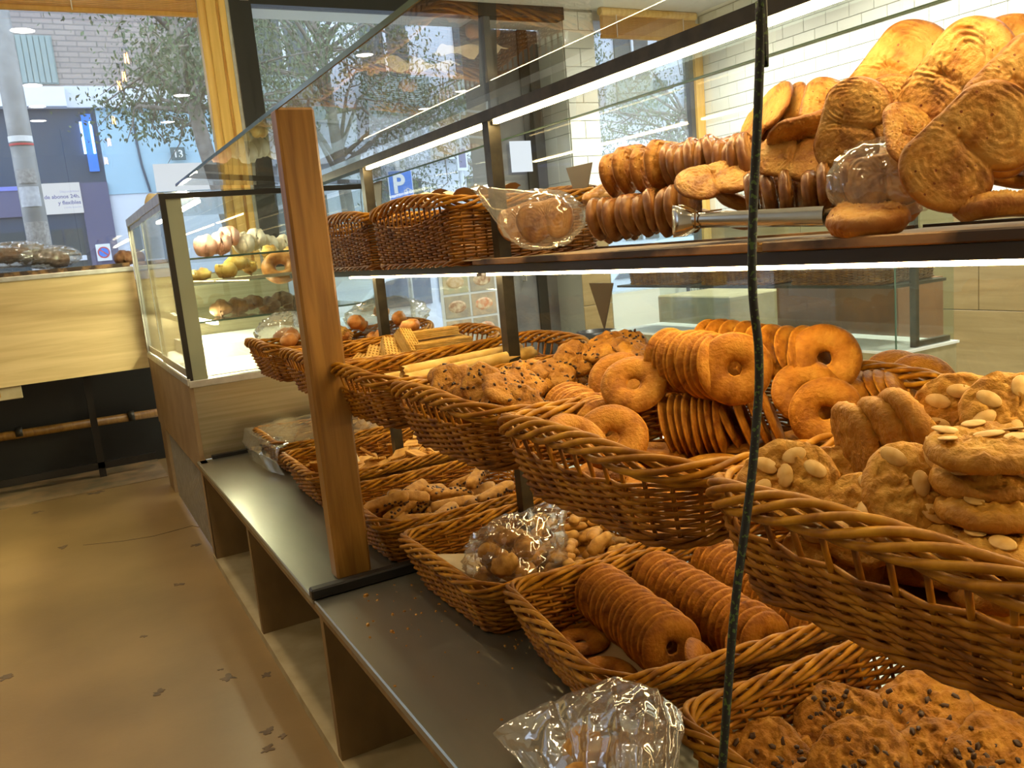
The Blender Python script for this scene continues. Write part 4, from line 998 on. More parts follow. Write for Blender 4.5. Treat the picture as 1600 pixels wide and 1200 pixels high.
for k, (x, y) in enumerate([(.72, 1.05), (.84, 1.08), (.95, 1.0), (.96, .87), (1.05, .95), (.84, .95), (.72, .93)]):
    ring(TM((x, y, E-.365), jit((0, 0, 1), .06)), 'ring biscuit lying on the floor of the middle ring basket under the rows', 'rings under the rows')

# ------------------------------------------------------------------ almond cookies
fm = MB(); fm.lathe([(.0005, .0018), (.0105, .0009), (.0115, 0), (.0105, -.0006)], 14); fm.v = [(x*.72, y*1.12, z*1) for x, y, z in fm.v]
flake = fm.mesh('almond_flake', 'almond', smooth=True)
AL = [disc_mesh(.050, .030, seed=k*5+1, m='almonddough', rough=.10, lump=.0050, name='almond_cookie', crack=.0035, nu=52, nr=18, edge=.65) for k in range(4)]
def almond(M_, lab, grp=None, n=5):
    o = T(link('almond_cookie', random.choice(AL), None, M_), lab, 'cookie', grp)
    spots = [(0, 0), (.024, .012), (-.022, .016), (.006, -.027), (-.024, -.014), (.028, -.016), (.0, .028)]
    random.shuffle(spots)
    for x, y in spots[:n]:
        link('almond_flake', flake, o, Matrix.Translation((x+random.gauss(0, .003), y+random.gauss(0, .003), .0140)) @ Euler((random.gauss(0, .12), random.gauss(0, .12), random.uniform(0, 6))).to_matrix().to_4x4())
    return o
AC = [(1232, 757, -.275, .35, -.1, 'leaning behind the left rim corner with large flakes'), (1350, 812, -.300, .55, -.15, 'tilted up just inside the left rim'),
      (1428, 768, -.262, .55, .55, 'propped diagonally in the middle of the heap'), (1310, 760, -.315, .3, .0, 'small, tucked between two tilted cookies'),
      (1505, 650, -.225, .25, -.05, 'standing at the back with bare golden face'), (1585, 648, -.215, .6, .2, 'topmost at the right edge of the heap'),
      (1300, 872, -.345, .4, 0, 'deep down behind the stakes of the left rim')]
for px, py, z, up, sd, l in AC: almond(face(at(px, py, Z=z), up=up, side=sd, roll=random.uniform(0, 6)), 'almond cookie %s' % l, n=5)
for k, (px, py, z) in enumerate([(1338, 692, -.262), (1380, 684, -.250), (1418, 672, -.238)]):
    p = at(px, py, Z=z); almond(TM(p, (.72, -.35, .18+.05*k), random.uniform(0, 6)), 'almond cookie standing on edge, %s of the three at the back left of the heap' % ['leftmost', 'middle', 'rightmost'][k])
for px, py, z, l in [(1538, 702, -.215, 'lying flat on top of the stack at right, studded with flakes'), (1548, 748, -.247, 'lying flat under the topmost flat cookie'),
                     (1556, 798, -.268, 'lying level in the middle right, thin edge to the front'), (1532, 838, -.296, 'lying level below the middle right one'),
                     (1600, 860, -.290, 'cut by the right picture edge low in the basket'), (1532, 895, -.335, 'on the basket bottom behind the front rim with pale flakes')]:
    almond(TM(at(px, py, Z=z), jit((0, -.02, 1), .05), random.uniform(0, 6)), 'almond cookie %s' % l, n=6)
for k in range(16):
    x = random.uniform(.68, 1.10); y = random.uniform(.34, .62); almond(TM((x, y, E-.365+.03*(k//6)), jit((0, 0, 1), .25), random.uniform(0, 6)), 'almond cookie in the hidden lower layers of the heap', 'buried almond cookies', n=3)

# ------------------------------------------------------------------ chocolate chip cookies
cm_ = MB(); cm_.lathe([(.0050, -.001), (.0052, .001), (.0034, .0026), (.0008, .0030)], 5); chipm = cm_.mesh('chocolate_chip', 'chip', smooth=True)
CH = [disc_mesh(.066, .026, seed=k*7+2, m='chocdough', rough=.20, lump=.0065, nu=52, nr=18, crack=.0025) for k in range(4)]
def bigchoc(M_, lab, grp=None, n=24):
    o = T(link('chip_cookie', random.choice(CH), None, M_), lab, 'cookie', grp)
    c0 = random.uniform(0, 6)
    for k in range(n):
        r = .052*sqrt(random.random()); a = random.uniform(0, 6.3) if k % 2 else c0+random.gauss(0, .5)
        link('chocolate_chip', chipm, o, Matrix.Translation((r*cos(a), r*sin(a), .0105)) @ Euler((random.gauss(0, .3), random.gauss(0, .3), random.uniform(0, 6))).to_matrix().to_4x4() @ Matrix.Diagonal((random.uniform(.7, 1.5), random.uniform(.6, 1.0), .9, 1)))
    return o
for px, py, z, up, sd, l in [(1442, 1112, -.700, 1.2, -.1, 'lying on top in front, its chips in dark clusters'), (1500, 1068, -.712, 1.4, .2, 'behind the topmost one near the basket rim'),
                        (1312, 1135, -.728, .6, -.3, 'leaning at the left of the nearest basket'), (1345, 1190, -.722, 1.0, -.2, 'lower left at the bottom picture edge'),
                        (1560, 1130, -.716, 1.6, .1, 'right of the topmost one'), (1590, 1085, -.726, .9, .3, 'by the right end of the nearest basket'),
                        (1465, 1195, -.722, .9, .1, 'very dark with chips at the bottom picture edge'), (1565, 1195, -.712, 1.0, .2, 'at the bottom right picture corner'), (1200, 1195, -.755, .8, 0, 'half broken by the left inner wall')]:
    bigchoc(face(at(px, py, Z=z), up=up, side=sd, roll=random.uniform(0, 6)), 'large chocolate chip cookie %s' % l)
for k in range(12):
    bigchoc(TM((random.uniform(.76, 1.14), random.uniform(.50, .78), E-.775+.016*(k//4)), jit((0, 0, 1), .12), random.uniform(0, 6)), 'large chocolate chip cookie buried in the nearest lower basket', 'buried large chip cookies', n=8)
CS = []
for k in range(4):
    CS.append(disc_mesh(.046, .026, seed=k*11+3, m='chocdough', rough=.28, lump=.007, nu=24, nr=8))
sc_ = []
for k in range(3):
    mb = MB(); rnd = random.Random(k)
    for q in range(17):
        r = .040*sqrt(rnd.random()); a = rnd.gauss(k, .9) if q % 3 else rnd.uniform(0, 6.3); mb.lathe([(.0034, -.002), (.0032, .0006), (.0010, .0018)], 5, Matrix.Translation((r*cos(a), r*sin(a), .0108)) @ Euler((rnd.gauss(0, .5), rnd.gauss(0, .5), rnd.uniform(0, 6))).to_matrix().to_4x4() @ Matrix.Diagonal((rnd.uniform(.7, 1.9), rnd.uniform(.6, 1.2), 1, 1)))
    sc_.append(mb.mesh('chips', 'chip', smooth=True))
def smallchoc(M_, lab, grp):
    o = T(link('chip_cookie', random.choice(CS), None, M_), lab, 'cookie', grp); c = link('chips', random.choice(sc_), o); c['kind'] = 'stuff'; return o
rnd = random.Random(4)
for k in range(58):
    x = rnd.uniform(.69, 1.10); y = rnd.uniform(1.31, 1.60); lay = k//15
    h = .03+.034*lay*(1.05 if x > .85 else .8)
    smallchoc(TM((x, y, E-.385+h), (rnd.gauss(-.15, .45), rnd.gauss(-.35, .45), 1), rnd.uniform(0, 6)), 'rough chip cookie in middle shelf heap, '+zone(x, y, .69, 1.10, 1.31, 1.60, lay >= 3), 'heap of chip cookies on the middle shelf')
for px, py, z, l in [(708, 600, -.268, 'leaning at the left end of the middle shelf heap'), (755, 603, -.268, 'standing beside the leftmost one of the heap'), (735, 628, -.298, 'lying low at the front left of the heap'), (785, 632, -.298, 'lying at the front rim of the heap'), (955, 545, -.25, 'on the far right top of the heap, flat and smooth'), (900, 560, -.258, 'on the back of the heap left of the rings')]:
    smallchoc(face(at(px, py, Z=z), up=.5, side=rnd.gauss(0, .2), roll=rnd.uniform(0, 6)), 'chocolate chip cookie %s' % l, None)

# ------------------------------------------------------------------ palmiers on the tray
PA = [palmier_mesh(seed=k*3+1) for k in range(4)]; PGm = [palmier_mesh(seed=k*3+2, m='palmier_glazed', W=.150) for k in range(3)]
def palm(M_, lab, grp=None, gl=False): return T(link('palmier', random.choice(PGm if gl else PA), None, M_), lab, 'pastry', grp)
for k, (ya, yb) in enumerate([(.93, 1.88), (-.10, .915)]):
    t = empty('pastry_tray', (1.11, (ya+yb)/2, E-.048), label=['scorched dark tray under the palmiers, far one by the baskets', 'scorched dark tray under the palmiers, near one at right'][k], cat='tray')
    L = t.location
    bx('base', (.930, ya, E-.048), (1.295, yb, E-.040), 'trayboard', t)
    bx('rim', (.922, ya, E-.048), (.932, yb, E-.033), 'trayboard', t, bevel=.002); bx('rim', (1.29, ya, E-.048), (1.30, yb, E-.033), 'trayboard', t)
    bx('paper', (.934, ya+.01, E-.040), (1.285, yb-.01, E-.038), 'browncard', t)
o = box('paper_scrap', (0, 0, 0), (.05, .16, .002), 'parchment'); o.matrix_basis = Matrix.Translation((.925, 1.80, E-.036)) @ Euler((0, .1, .1)).to_matrix().to_4x4(); T(o, 'curled parchment scrap at the far front corner of the dark tray', 'paper', None)
ZP = E-.038
def palm_row(A, B, n, nrm, lab, grp, gl, s=1, k=.05, roll=0, alt=True):
    A = Vector(A); B = Vector(B)
    for i in range(n):
        p = A.lerp(B, i/(n-1))+Vector((0, 0, random.gauss(0, .004)))
        lb = lab.split('palmier', 1); lb = lb[0]+'palmier, %s from left,' % ORD[i].replace('front', 'first')+lb[1]
        palm(TM(p, jit(nrm, k), roll+random.gauss(0, .12), s*random.uniform(.94, 1.05)) @ Matrix.Diagonal((1, 1, 1.5, 1)), lb, grp, gl)
# lower glazed row, standing on edge
palm_row(at(938, 344, X=1.03), at(1078, 322, X=1.03), 10, (.55, -.9, .08), 'glazed palmier on edge, lower row beside leaning heart', 'lower row of glazed palmiers', True, s=.86)
palm_row(at(965, 266, X=1.07), at(1040, 262, X=1.07), 4, (.25, -.95, .1), 'palmier on edge, left part of upper row', 'upper row of palmiers, left end', False, s=.82)
palm_row(at(1055, 258, X=1.07), at(1180, 250, X=1.07), 10, (.5, -.9, .12), 'palmier on edge, right part of upper row', 'upper row of palmiers, right part', True, s=.88)
palm_row(at(1180, 302, X=1.0), at(1330, 290, X=1.0), 6, (.55, -.85, .1), 'dark glazed palmier on edge, short row behind tongs', 'short row of glazed palmiers', True, s=.68)
PL = [(852, 344, .985, .10, .1, 0.12, .88, True, 'glazed heart palmier in a clear bag leaning at the left end of the tray'),
      (812, 346, 1.02, .10, -.35, .2, .80, True, 'second bagged palmier just behind the leaning heart one'),
      (1118, 280, .985, 1.35, -.1, .3, .82, False, 'palmier lying tilted above the tongs left of the cord'),
      (1238, 248, 1.0, .75, .0, 2.8, .70, False, 'palmier face up right of the cord under the dark orange one'),
      (1256, 204, 1.02, -1.6, .6, .4, .68, False, 'dark orange palmier seen from below, tipped forward'),
      (1196, 182, 1.10, 1.2, -1.5, .6, .80, False, 'palmier slanting edge on, farthest left of the upper heap'),
      (1222, 176, 1.12, .9, -1.3, .6, .70, False, 'palmier overlapped by the slanting edge on one'),
      (1292, 166, 1.08, .8, .5, 1.1, .70, False, 'palmier tipped back behind the tall centre one'),
      (1330, 197, 1.0, .12, -.3, 1.25, .80, False, 'tall oval palmier upright in the centre of the heap'),
      (1398, 172, 1.03, .3, .15, 1.9, .62, False, 'small curled palmier right of the tall centre one'),
      (1400, 115, 1.10, .5, -.2, .9, .98, False, 'large pale palmier at the back top of the heap'),
      (1490, 128, 1.05, .35, -.45, .85, 1.0, False, 'large palmier sloping over the top of the heap, with deep ridges'),
      (1548, 115, 1.10, .35, .1, .7, 1.0, False, 'pale palmier behind the sloping one near the top right'),
      (1596, 140, 1.02, .3, .5, .7, .9, False, 'palmier cut by the right picture edge high on the heap'),
      (1420, 212, .99, .7, .8, 1.3, .62, False, 'browned palmier wedged left of the big heart, edge forward'),
      (1384, 280, .985, .25, -.15, .1, .74, True, 'glazed palmier in clear wrap standing behind the front flat one'),
      (1515, 232, .96, .05, .12, .72, .98, False, 'biggest heart palmier standing tilted at the right front of the tray'),
      (1600, 205, 1.05, .1, .1, .3, .8, False, 'palmier behind the biggest heart at the right edge')]
for px, py, X, up, sd, ro, s_, gl, l in PL:
    palm(face(at(px, py, X=X), up=up, side=sd, roll=ro, s=s_), l, None, gl)
palm(TM(at(1365, 336, X=.985), (-.03, -.10, 1), .4, .92) @ Matrix.Translation((0, 0, -.004)) @ Matrix.Diagonal((1, 1, 1.9, 1)), 'palmier lying flat on the tray front edge over the tong handle')
palm(TM(at(1585, 322, X=1.0), (.03, .05, 1), 2.2, .8) @ Matrix.Translation((0, 0, -.004)) @ Matrix.Diagonal((1, 1, 1.7, 1)), 'palmier lying flat at the right end of the tray front')
for k in range(20):
    y = random.uniform(.50, 1.30); x = random.uniform(1.12, 1.24)
    hz = .02 + .026*(k % 3)+(0 if y > 1.05 else .05)
    palm(TM((x, y, ZP+hz), jit((.1, -.2, .95), .12), random.uniform(0, 6), .8), 'palmier in the inner layers of the heap holding it up', 'inner palmiers')
for k in range(3):
    T(link('pastry_end', lump_mesh('pastry_end', [(0, 0, 0), (.04, .01, .004), (.08, 0, 0)], [.014, .018, .013], 'palmier_glazed', k), None, Matrix.Translation(at(912+k*10, 312-k*6, X=1.06+.02*k))), 'browned pastry end sticking out left of the palmier rows', 'pastry', 'browned pastry ends')
# clear film around the leaning heart
def shell(M_, rx, ry, rz, m, lab, cat='bag', nu=44, nv=26, amp=.16, seed=0, knot=None, sharp=3.2, group=None):
    mb = MB()
    def f(u, v):
        a = 2*pi*u; b = pi*(v-.5)*.998; d = Vector((cos(a)*cos(b), sin(a)*cos(b), sin(b)))
        rr = 1+amp*(1-2*abs(noise.noise(d*sharp+Vector((seed, 0, 0)))))+amp*.6*(1-2*abs(noise.noise(d*sharp*2.7+Vector((0, seed, 0)))))
        p = Vector((d.x*rx, d.y*ry, d.z*rz))*rr
        if knot:
            k = max(0, d.dot(Vector(knot).normalized())); p += Vector(knot)*(k**8)+Vector(knot)*(k**40)*.5
        return p
    mb.grid(f, nu, nv, closeu=True); o = link('plastic_bag', mb.mesh('plastic_bag', m, smooth=True), None, M_)
    return T(o, lab, cat, group)
p = at(848, 343, X=.985)
shell(face(p, up=.1), .088, .060, .030, 'plastic', 'crumpled clear bag around the leaning heart palmier', seed=3, amp=.10, knot=(-.05, .035, 0))
shell(face(at(1390, 278, X=.985), up=.2), .072, .050, .028, 'plastic', 'clear film wrapped round the palmier behind the flat one', seed=5, amp=.10)

# tongs
base('chrome', (.62, .60, .54), .20, 1.0)
A = at(1075, 345, X=.955); B = at(1300, 338, X=.975); d = B-A
t = empty('serving_tongs', A, label='steel serving tongs with scalloped grip lying on the tray', cat='tongs')
ln = d.length; Q = frame(d, (0, 0, 1)).to_3x3()
yv = d.normalized(); up_ = Vector((0, 0, 1)); sv = yv.cross(up_).normalized(); uv = sv.cross(yv)
for sg in (-1, 1):
    mb = MB(); ps = []
    for i in range(11):
        t_ = i/10; c = yv*(t_*ln)+sv*sg*(.004+.012*t_)+uv*(.002*sg); w_ = .0095+.003*t_
        ps.append((c, w_))
    def fa(u, v): 
        i = min(int(u*10), 9); f = u*10-i; c = ps[i][0].lerp(ps[i+1][0], f); w_ = ps[i][1]; a = (v-.5)*2.2
        return c+uv*(w_*sin(a)*1.2)+sv*sg*(.006*cos(a))
    mb.grid(fa, 14, 7)
    def fb(u, v): 
        i = min(int(u*10), 9); f = u*10-i; c = ps[i][0].lerp(ps[i+1][0], f); w_ = ps[i][1]; a = (v-.5)*2.2
        return c+uv*(w_*sin(a)*1.2)+sv*sg*(.0048*cos(a))
    mb.grid(fb, 14, 7)
    mb.obj('arm', 'chrome', t, smooth=True)
    mb = MB()
    def fh(u, v):
        a = (v-.5)*2.6; e = 1+.12*abs(sin(v*pi*6))*u; r_ = .027*sin(pi*.5*(.30+.70*u))*e
        return yv*(.020-.048*u)+uv*(r_*sin(a))+sv*sg*(.006+.012*cos(a)*sin(pi*u*.8+.3))
    mb.grid(fh, 8, 25)
    mb.grid(lambda u, v: fh(u, v)-sv*sg*.0012, 8, 25)
    mb.obj('scalloped_head', 'chrome', t, smooth=True)
mb = MB(); mb.tube([yv*.03+uv*.012+sv*.014, yv*.028+uv*.015, yv*.03+uv*.012-sv*.014, yv*.03-uv*.012-sv*.014, yv*.03-uv*.012+sv*.014], .0015, 6, closed=True); mb.tube([yv*.03+uv*.013, yv*.075+uv*.016], .0013, 5); mb.obj('locking_ring', 'postwood', t, smooth=True)
# ------------------------------------------------------------------ wafer tubes, wafers and bagged pastries (middle shelf, far end)
def tube_mesh(L=.36, r=.016, seed=0):
    mb = MB(); rnd = random.Random(seed)
    def f(rr):
        return lambda u, v: Vector((L*(v-.5)+(.012*rnd.random() if v in (0, 1) else 0), rr*(1+.08*sin(5*v+seed))*cos(2*pi*u), rr*sin(2*pi*u)))
    mb.grid(f(r), 14, 16, closeu=True); mb.grid(f(r*.72), 14, 16, closeu=True)
    n = len(mb.v)//2
    for i in range(14):
        j = (i+1) % 14
        for e in (0, 15): mb.f.append((i*16+e, j*16+e, n+j*16+e, n+i*16+e))
    me = mb.mesh('wafer_tube', 'wafer', smooth=True); return me
TB = [tube_mesh(seed=k) for k in range(3)]
for k in range(11):
    lay = k//5; y = 1.815+.058*(k % 5)+.02*lay; z = E-.355+.032*lay
    T(link('wafer_tube', TB[k % 3], None, Matrix.Translation((.885+random.gauss(0, .012), y, z)) @ Euler((0, random.gauss(0, .015), radians(2)+random.gauss(0, .03))).to_matrix().to_4x4()),
      'long rolled wafer tube, %s layer, %s from near rim' % (['bottom', 'second', 'third'][lay], ORD[k % 5].replace('front', 'first')), 'wafer', 'rolled wafer tubes')
T(link('wafer_tube', TB[0], None, Matrix.Translation((.90, 1.95, E-.288)) @ Euler((0, -.02, radians(6))).to_matrix().to_4x4()), 'topmost rolled wafer tube lying askew over the other tubes', 'wafer', None)
def wafer_mesh(L, W, H):
    mb = MB()
    for k in range(4): mb.box((-L/2, -W/2+.0006*(k % 2), H*k/4), (L/2, W/2-.0006*(k % 2), H*(k+.8)/4))
    for k in range(5): mb.box((-L/2, -W/2+W*(k+.25)/5, H*.94), (L/2, -W/2+W*(k+.75)/5, H*1.06))
    for k in range(int(L/.011)): mb.box((-L/2+.011*k, -W/2, H*.94), (-L/2+.011*k+.004, W/2, H*1.03))
    return mb.mesh('wafer_block', 'wafer')
WB = wafer_mesh(.19, .05, .022); WS = wafer_mesh(.09, .05, .03)
p0 = at(655, 530, Z=-.27)
for k in range(9):
    T(link('wafer_block', WB, None, Matrix.Translation((1.0+.01*(k % 3), 2.30+.062*(k % 3), E-.35+.029*(k//3))) @ Matrix.Rotation(random.gauss(0, .06), 4, 'Z')), 'long ridged wafer block stacked at the far end of its basket', 'wafer', 'stacked wafer blocks')
T(link('wafer_block', WB, None, Matrix.Translation((.985, 2.36, E-.262)) @ Matrix.Rotation(.05, 4, 'Z')), 'topmost ridged wafer block of the stack beyond the tubes', 'wafer', None)
for k in range(4):
    T(link('wafer_block', WS, None, Matrix.Translation((.76+.045*k, 2.38-.02*k, E-.335+.02*k)) @ Euler((.3, -.5-.1*k, .5+.4*k)).to_matrix().to_4x4()), 'short broken wafer piece tumbled beside the wooden post', 'wafer', 'tumbled wafer pieces')
T(link('wafer_block', WS, None, Matrix.Translation(at(532, 525, Z=-.275)) @ Euler((.4, .35, .9)).to_matrix().to_4x4()), 'short wafer piece tilted up on top right beside the post', 'wafer', None)
crumbmat('danish', (.34, .11, .02), (.62, .27, .07), (.74, .42, .16), scale=25, rough=.35)
LP = [lump_mesh('pastry', [(0, 0, 0), (.035, .012, .004), (.07, .006, 0)], [.020, .026, .019], 'danish', k, amp=.3) for k in range(3)]
for k in range(16):
    T(link('pastry', LP[k % 3], None, Matrix.Translation((random.uniform(.70, 1.08), random.uniform(2.84, 3.10), E-.35+.04*(k//6))) @ Euler((random.gauss(0, .3), random.gauss(0, .3), random.uniform(0, 6))).to_matrix().to_4x4()),
      'small orange pastry in the bagged basket at far end of the middle shelf', 'pastry', 'bagged orange pastries')
for px, py, k in ((585, 487, 0), (625, 497, 1), (655, 507, 2), (555, 503, 1)):
    T(link('pastry', LP[k], None, Matrix.Translation(at(px, py, Z=-.235)) @ Euler((0, .2, k*1.0)).to_matrix().to_4x4()), 'orange pastry on top under the plastic, %s' % {585: 'highest one', 625: 'right of the highest', 655: 'farthest right', 555: 'next to the post'}[px], 'pastry', None)
shell(TM(at(605, 492, Z=-.235), (0, 0, 1), .1), .15, .12, .062, 'plastic', 'clear plastic bag over orange pastries right of the wooden post', seed=11, amp=.14)
shell(TM(at(448, 520, Z=-.27), (0, 0, 1), .4), .11, .09, .070, 'plastic_thick', 'cloudy plastic bag bulging left of the wooden post', seed=14, amp=.16)
for k in range(4): T(link('pastry', LP[k % 3], None, Matrix.Translation(at(440+k*8, 525, Z=-.28)) @ Matrix.Rotation(k*1.2, 4, 'Z')), 'pastry inside the cloudy plastic bag left of the post', 'pastry', 'pastries in the cloudy bag')

# ------------------------------------------------------------------ lower row contents
# finger biscuits and the bag (fourth basket)
FG = [lump_mesh('finger_biscuit', [(0, 0, 0), (.035, .003, .002), (.075, .0, .0)], [.013, .0165, .013], 'plaindough', k, amp=.25, flat=.8) for k in range(4)]
for k in range(54):
    x = random.uniform(.90, 1.16); y = random.uniform(1.52, 1.80); lay = k//12
    T(link('finger_biscuit', FG[k % 4], None, Matrix.Translation((x-.03, y, E-.772+.020*lay)) @ Euler((random.gauss(0, .25), random.gauss(0, .25), random.uniform(-.9, .9))).to_matrix().to_4x4()),
      'knobbly finger biscuit right of clear bag, '+zone(x, y, .90, 1.16, 1.52, 1.80, lay >= 3), 'biscuit', 'heap of finger biscuits')
o = box('parchment_sheet', (0, 0, 0), (.20, .19, .0015), 'parchment'); o.matrix_basis = Matrix.Translation((.735, 1.60, E-.735)) @ Euler((.12, .30, .25)).to_matrix().to_4x4(); T(o, 'creased pale parchment sheet sticking out under the clear bag', 'paper', None)
BRN = [lump_mesh('brown_pastry', [(0, 0, 0), (.03, .01, .004), (.06, 0, 0)], [.018, .024, .018], 'plaindough', k+3, amp=.35) for k in range(3)]
cb = at(812, 874, Z=-.700)
for k in range(16):
    T(link('brown_pastry', BRN[k % 3], None, Matrix.Translation(cb+Vector((random.gauss(-.01, .036), random.gauss(0, .036), random.uniform(-.03, .045)))) @ Euler((random.gauss(0, .5), random.gauss(0, .5), random.uniform(0, 6))).to_matrix().to_4x4()),
      'brown pastry piece inside the knotted clear bag on the lower basket', 'pastry', 'pastries in the knotted bag')
shell(TM(at(806, 866, Z=-.695), (0, 0, 1), .3), .105, .088, .070, 'plastic', 'knotted clear plastic bag of brown pastries on the lower basket', seed=21, amp=.20, nu=70, nv=40, knot=(.07, .01, .03))
# chocolate chip bars (third basket)
def bar_mesh(seed):
    rnd = random.Random(seed); mb = MB(); tones = []; L, W, H = .13, .036, .030; nx, nr = 16, 16
    for i in range(nx+1):
        x = -L/2+L*i/nx; e = 1-.5*abs(2*i/nx-1)**9
        for k in range(nr):
            a = 2*pi*k/nr; c, s_ = cos(a), sin(a); q = (abs(c)**4+abs(s_)**4)**-.25
            p = Vector((x+.004*noise.noise(Vector((c*3, s_*3, seed))), W/2*c*q*e, H/2*s_*q*e)); p *= 1+.10*noise.noise(p*70+Vector((seed, 0, 0))); mb.v.append(tuple(p)); tones.append(.2 if s_ > .3 else 0)
    for i in range(nx):
        for k in range(nr): mb.f.append((i*nr+k, i*nr+(k+1) % nr, (i+1)*nr+(k+1) % nr, (i+1)*nr+k))
    mb.f.append(tuple(range(nr-1, -1, -1))); mb.f.append(tuple(nx*nr+k for k in range(nr)))
    me = tone_mesh(mb, tones, 'chip_bar', 'plaindough')
    c = MB()
    for q in range(26):
        c.lathe([(.0042, -.001), (.0045, .0015), (.001, .003)], 6, Matrix.Translation((rnd.uniform(-.055, .055), rnd.choice([-1, 1])*.0175, rnd.uniform(-.010, .010))) @ Matrix.Rotation(pi/2*rnd.choice([-1, 1]), 4, 'X'))
    return me, c.mesh('chips', 'chip', smooth=True)
BRS = [bar_mesh(k) for k in range(3)]
def barp(M_, lab, grp=None):
    me, ch = random.choice(BRS); o = T(link('chip_bar', me, None, M_), lab, 'pastry', grp); c = link('chips', ch, o); c['kind'] = 'stuff'
for k in range(30):
    x = random.uniform(.72, 1.14); y = random.uniform(2.04, 2.33); lay = k//9
    barp(Matrix.Translation((x, y, E-.768+.027*lay)) @ Euler((random.gauss(0, .7), random.gauss(0, .2), random.gauss(.3, .5))).to_matrix().to_4x4(), 'chunky chip bar in lower basket by post, '+zone(x, y, .72, 1.14, 2.04, 2.33, lay >= 2), 'heap of chocolate chip bars')
for px, py, z, rz, l in [(775, 770, -.69, .25, 'lying long side forward on top of the heap'), (745, 745, -.685, .75, 'leaning up in the middle of the heap'), (640, 782, -.71, .9, 'propped up near the post with chips on its face'), (610, 790, -.72, .7, 'nearest the wooden post'), (690, 805, -.715, .5, 'low by the front rim')]:
    barp(Matrix.Translation(at(px, py, Z=z)) @ Euler((random.gauss(0, .3), -.15, rz)).to_matrix().to_4x4(), 'chocolate chip bar %s' % l)
# rectangular butter biscuits (second basket) and plain cookies (farthest)
poly = []
for i in range(56):
    s = i/56; (x, y), (nx, ny) = rrect(s, .036, .027, .004); k = .0013*cos(2*pi*s*24); poly.append((x+nx*k, y+ny*k))
mb = MB(); mb.prism(poly, 0, .008); crk = mb.mesh('butter_biscuit', 'cracker', bevel=.001)
for k in range(70):
    x = random.uniform(.70, 1.16); y = random.uniform(2.65, 2.94); lay = k//16
    T(link('butter_biscuit', crk, None, Matrix.Translation((x, y, E-.78+.022*lay)) @ Euler((random.gauss(0, .35), random.gauss(0, .35), random.uniform(0, 6))).to_matrix().to_4x4()), 'scalloped butter biscuit behind the post, '+zone(x, y, .70, 1.16, 2.65, 2.94, lay >= 3), 'biscuit', 'scalloped butter biscuits')
for k in range(5):
    T(link('butter_biscuit', crk, None, Matrix.Translation((.72+.012*k, 2.70-.01*k, E-.715)) @ Euler((0, 1.1, 1.3)).to_matrix().to_4x4() @ Matrix.Diagonal((1.2, 1.2, 1, 1))), 'butter biscuit standing in the short stack left of the post', 'biscuit', 'short stack of butter biscuits')
o = box('parchment_sheet', (0, 0, 0), (.12, .10, .0015), 'parchment'); o.matrix_basis = Matrix.Translation((.74, 2.78, E-.705)) @ Euler((.5, .1, 0)).to_matrix().to_4x4(); T(o, 'white paper slip standing in the butter biscuit basket', 'paper', None)
RC = [disc_mesh(.040, .014, seed=k+40, m='plaindough', rough=.05, lump=.0015, nu=20, nr=6) for k in range(2)]
for k in range(48):
    T(link('round_cookie', RC[k % 2], None, Matrix.Translation((random.uniform(.74, 1.14), random.uniform(3.22, 3.50), E-.775+.022*(k//12))) @ Euler((random.gauss(0, .5), random.gauss(0, .5), 0)).to_matrix().to_4x4()), 'plain round cookie in the film wrapped farthest lower basket', 'cookie', 'plain cookies under film')
# film draped over the left end of the farthest lower basket
def sheet(ctrl, nu, nv, m, lab, amp=.004, fr=26, seed=0, pleat=0, name='plastic_film', two=0):
    """smooth sheet through rows of world points"""
    R_ = len(ctrl); C_ = len(ctrl[0])
    def P(u, v):
        x = u*(R_-1); i = min(int(x), R_-2); f = x-i; f = f*f*(3-2*f); y = v*(C_-1); j = min(int(y), C_-2); g = y-j; g = g*g*(3-2*g)
        return (ctrl[i][j].lerp(ctrl[i][j+1], g)).lerp(ctrl[i+1][j].lerp(ctrl[i+1][j+1], g), f)
    mb = MB()
    for sd in range(1+bool(two)):
        def f(u, v):
            p = P(u, v); du = P(min(1, u+.02), v)-P(max(0, u-.02), v); dv = P(u, min(1, v+.02))-P(u, max(0, v-.02)); n = du.cross(dv); n = n.normalized() if n.length > 1e-9 else Vector((0, 0, 1))
            q = p*fr; d = amp*(1-2.2*abs(noise.noise(q+Vector((seed+sd*7, 0, 0)))))+amp*.5*(1-2*abs(noise.noise(q*2.2+Vector((seed, sd*5, 0)))))
            if pleat: d += pleat*(1-2*abs(noise.noise(Vector((v*9+seed, u*1.2, sd*3)))))*(.3+.7*u)
            return p+n*(d+(two*sin(pi*u)*sin(pi*v)*(1 if sd else 0)))
        mb.grid(f, nu, nv)
    return T(link(name, mb.mesh(name, m, smooth=True), None), lab, 'plastic', None)
V = Vector
c = [[at(470, 668, Z=-.69), at(462, 650, Z=-.68), at(440, 648, Z=-.67), at(430, 655, Z=-.68)],
     [V((.70, 3.13, E-.665)), V((.68, 3.28, E-.66)), V((.67, 3.44, E-.66)), V((.68, 3.60, E-.665))],
     [V((.655, 3.12, E-.672)), V((.635, 3.27, E-.668)), V((.625, 3.45, E-.668)), V((.635, 3.62, E-.675))],
     [V((.64, 3.12, E-.73)), V((.61, 3.27, E-.72)), V((.60, 3.45, E-.72)), V((.61, 3.63, E-.73))],
     [V((.655, 3.11, E-.785)), V((.63, 3.27, E-.79)), V((.62, 3.45, E-.79)), V((.64, 3.63, E-.79))]]
sheet(c, 50, 40, 'plastic_thick', 'clear film hanging over the left end of the farthest lower basket', amp=.006, fr=18, seed=2)
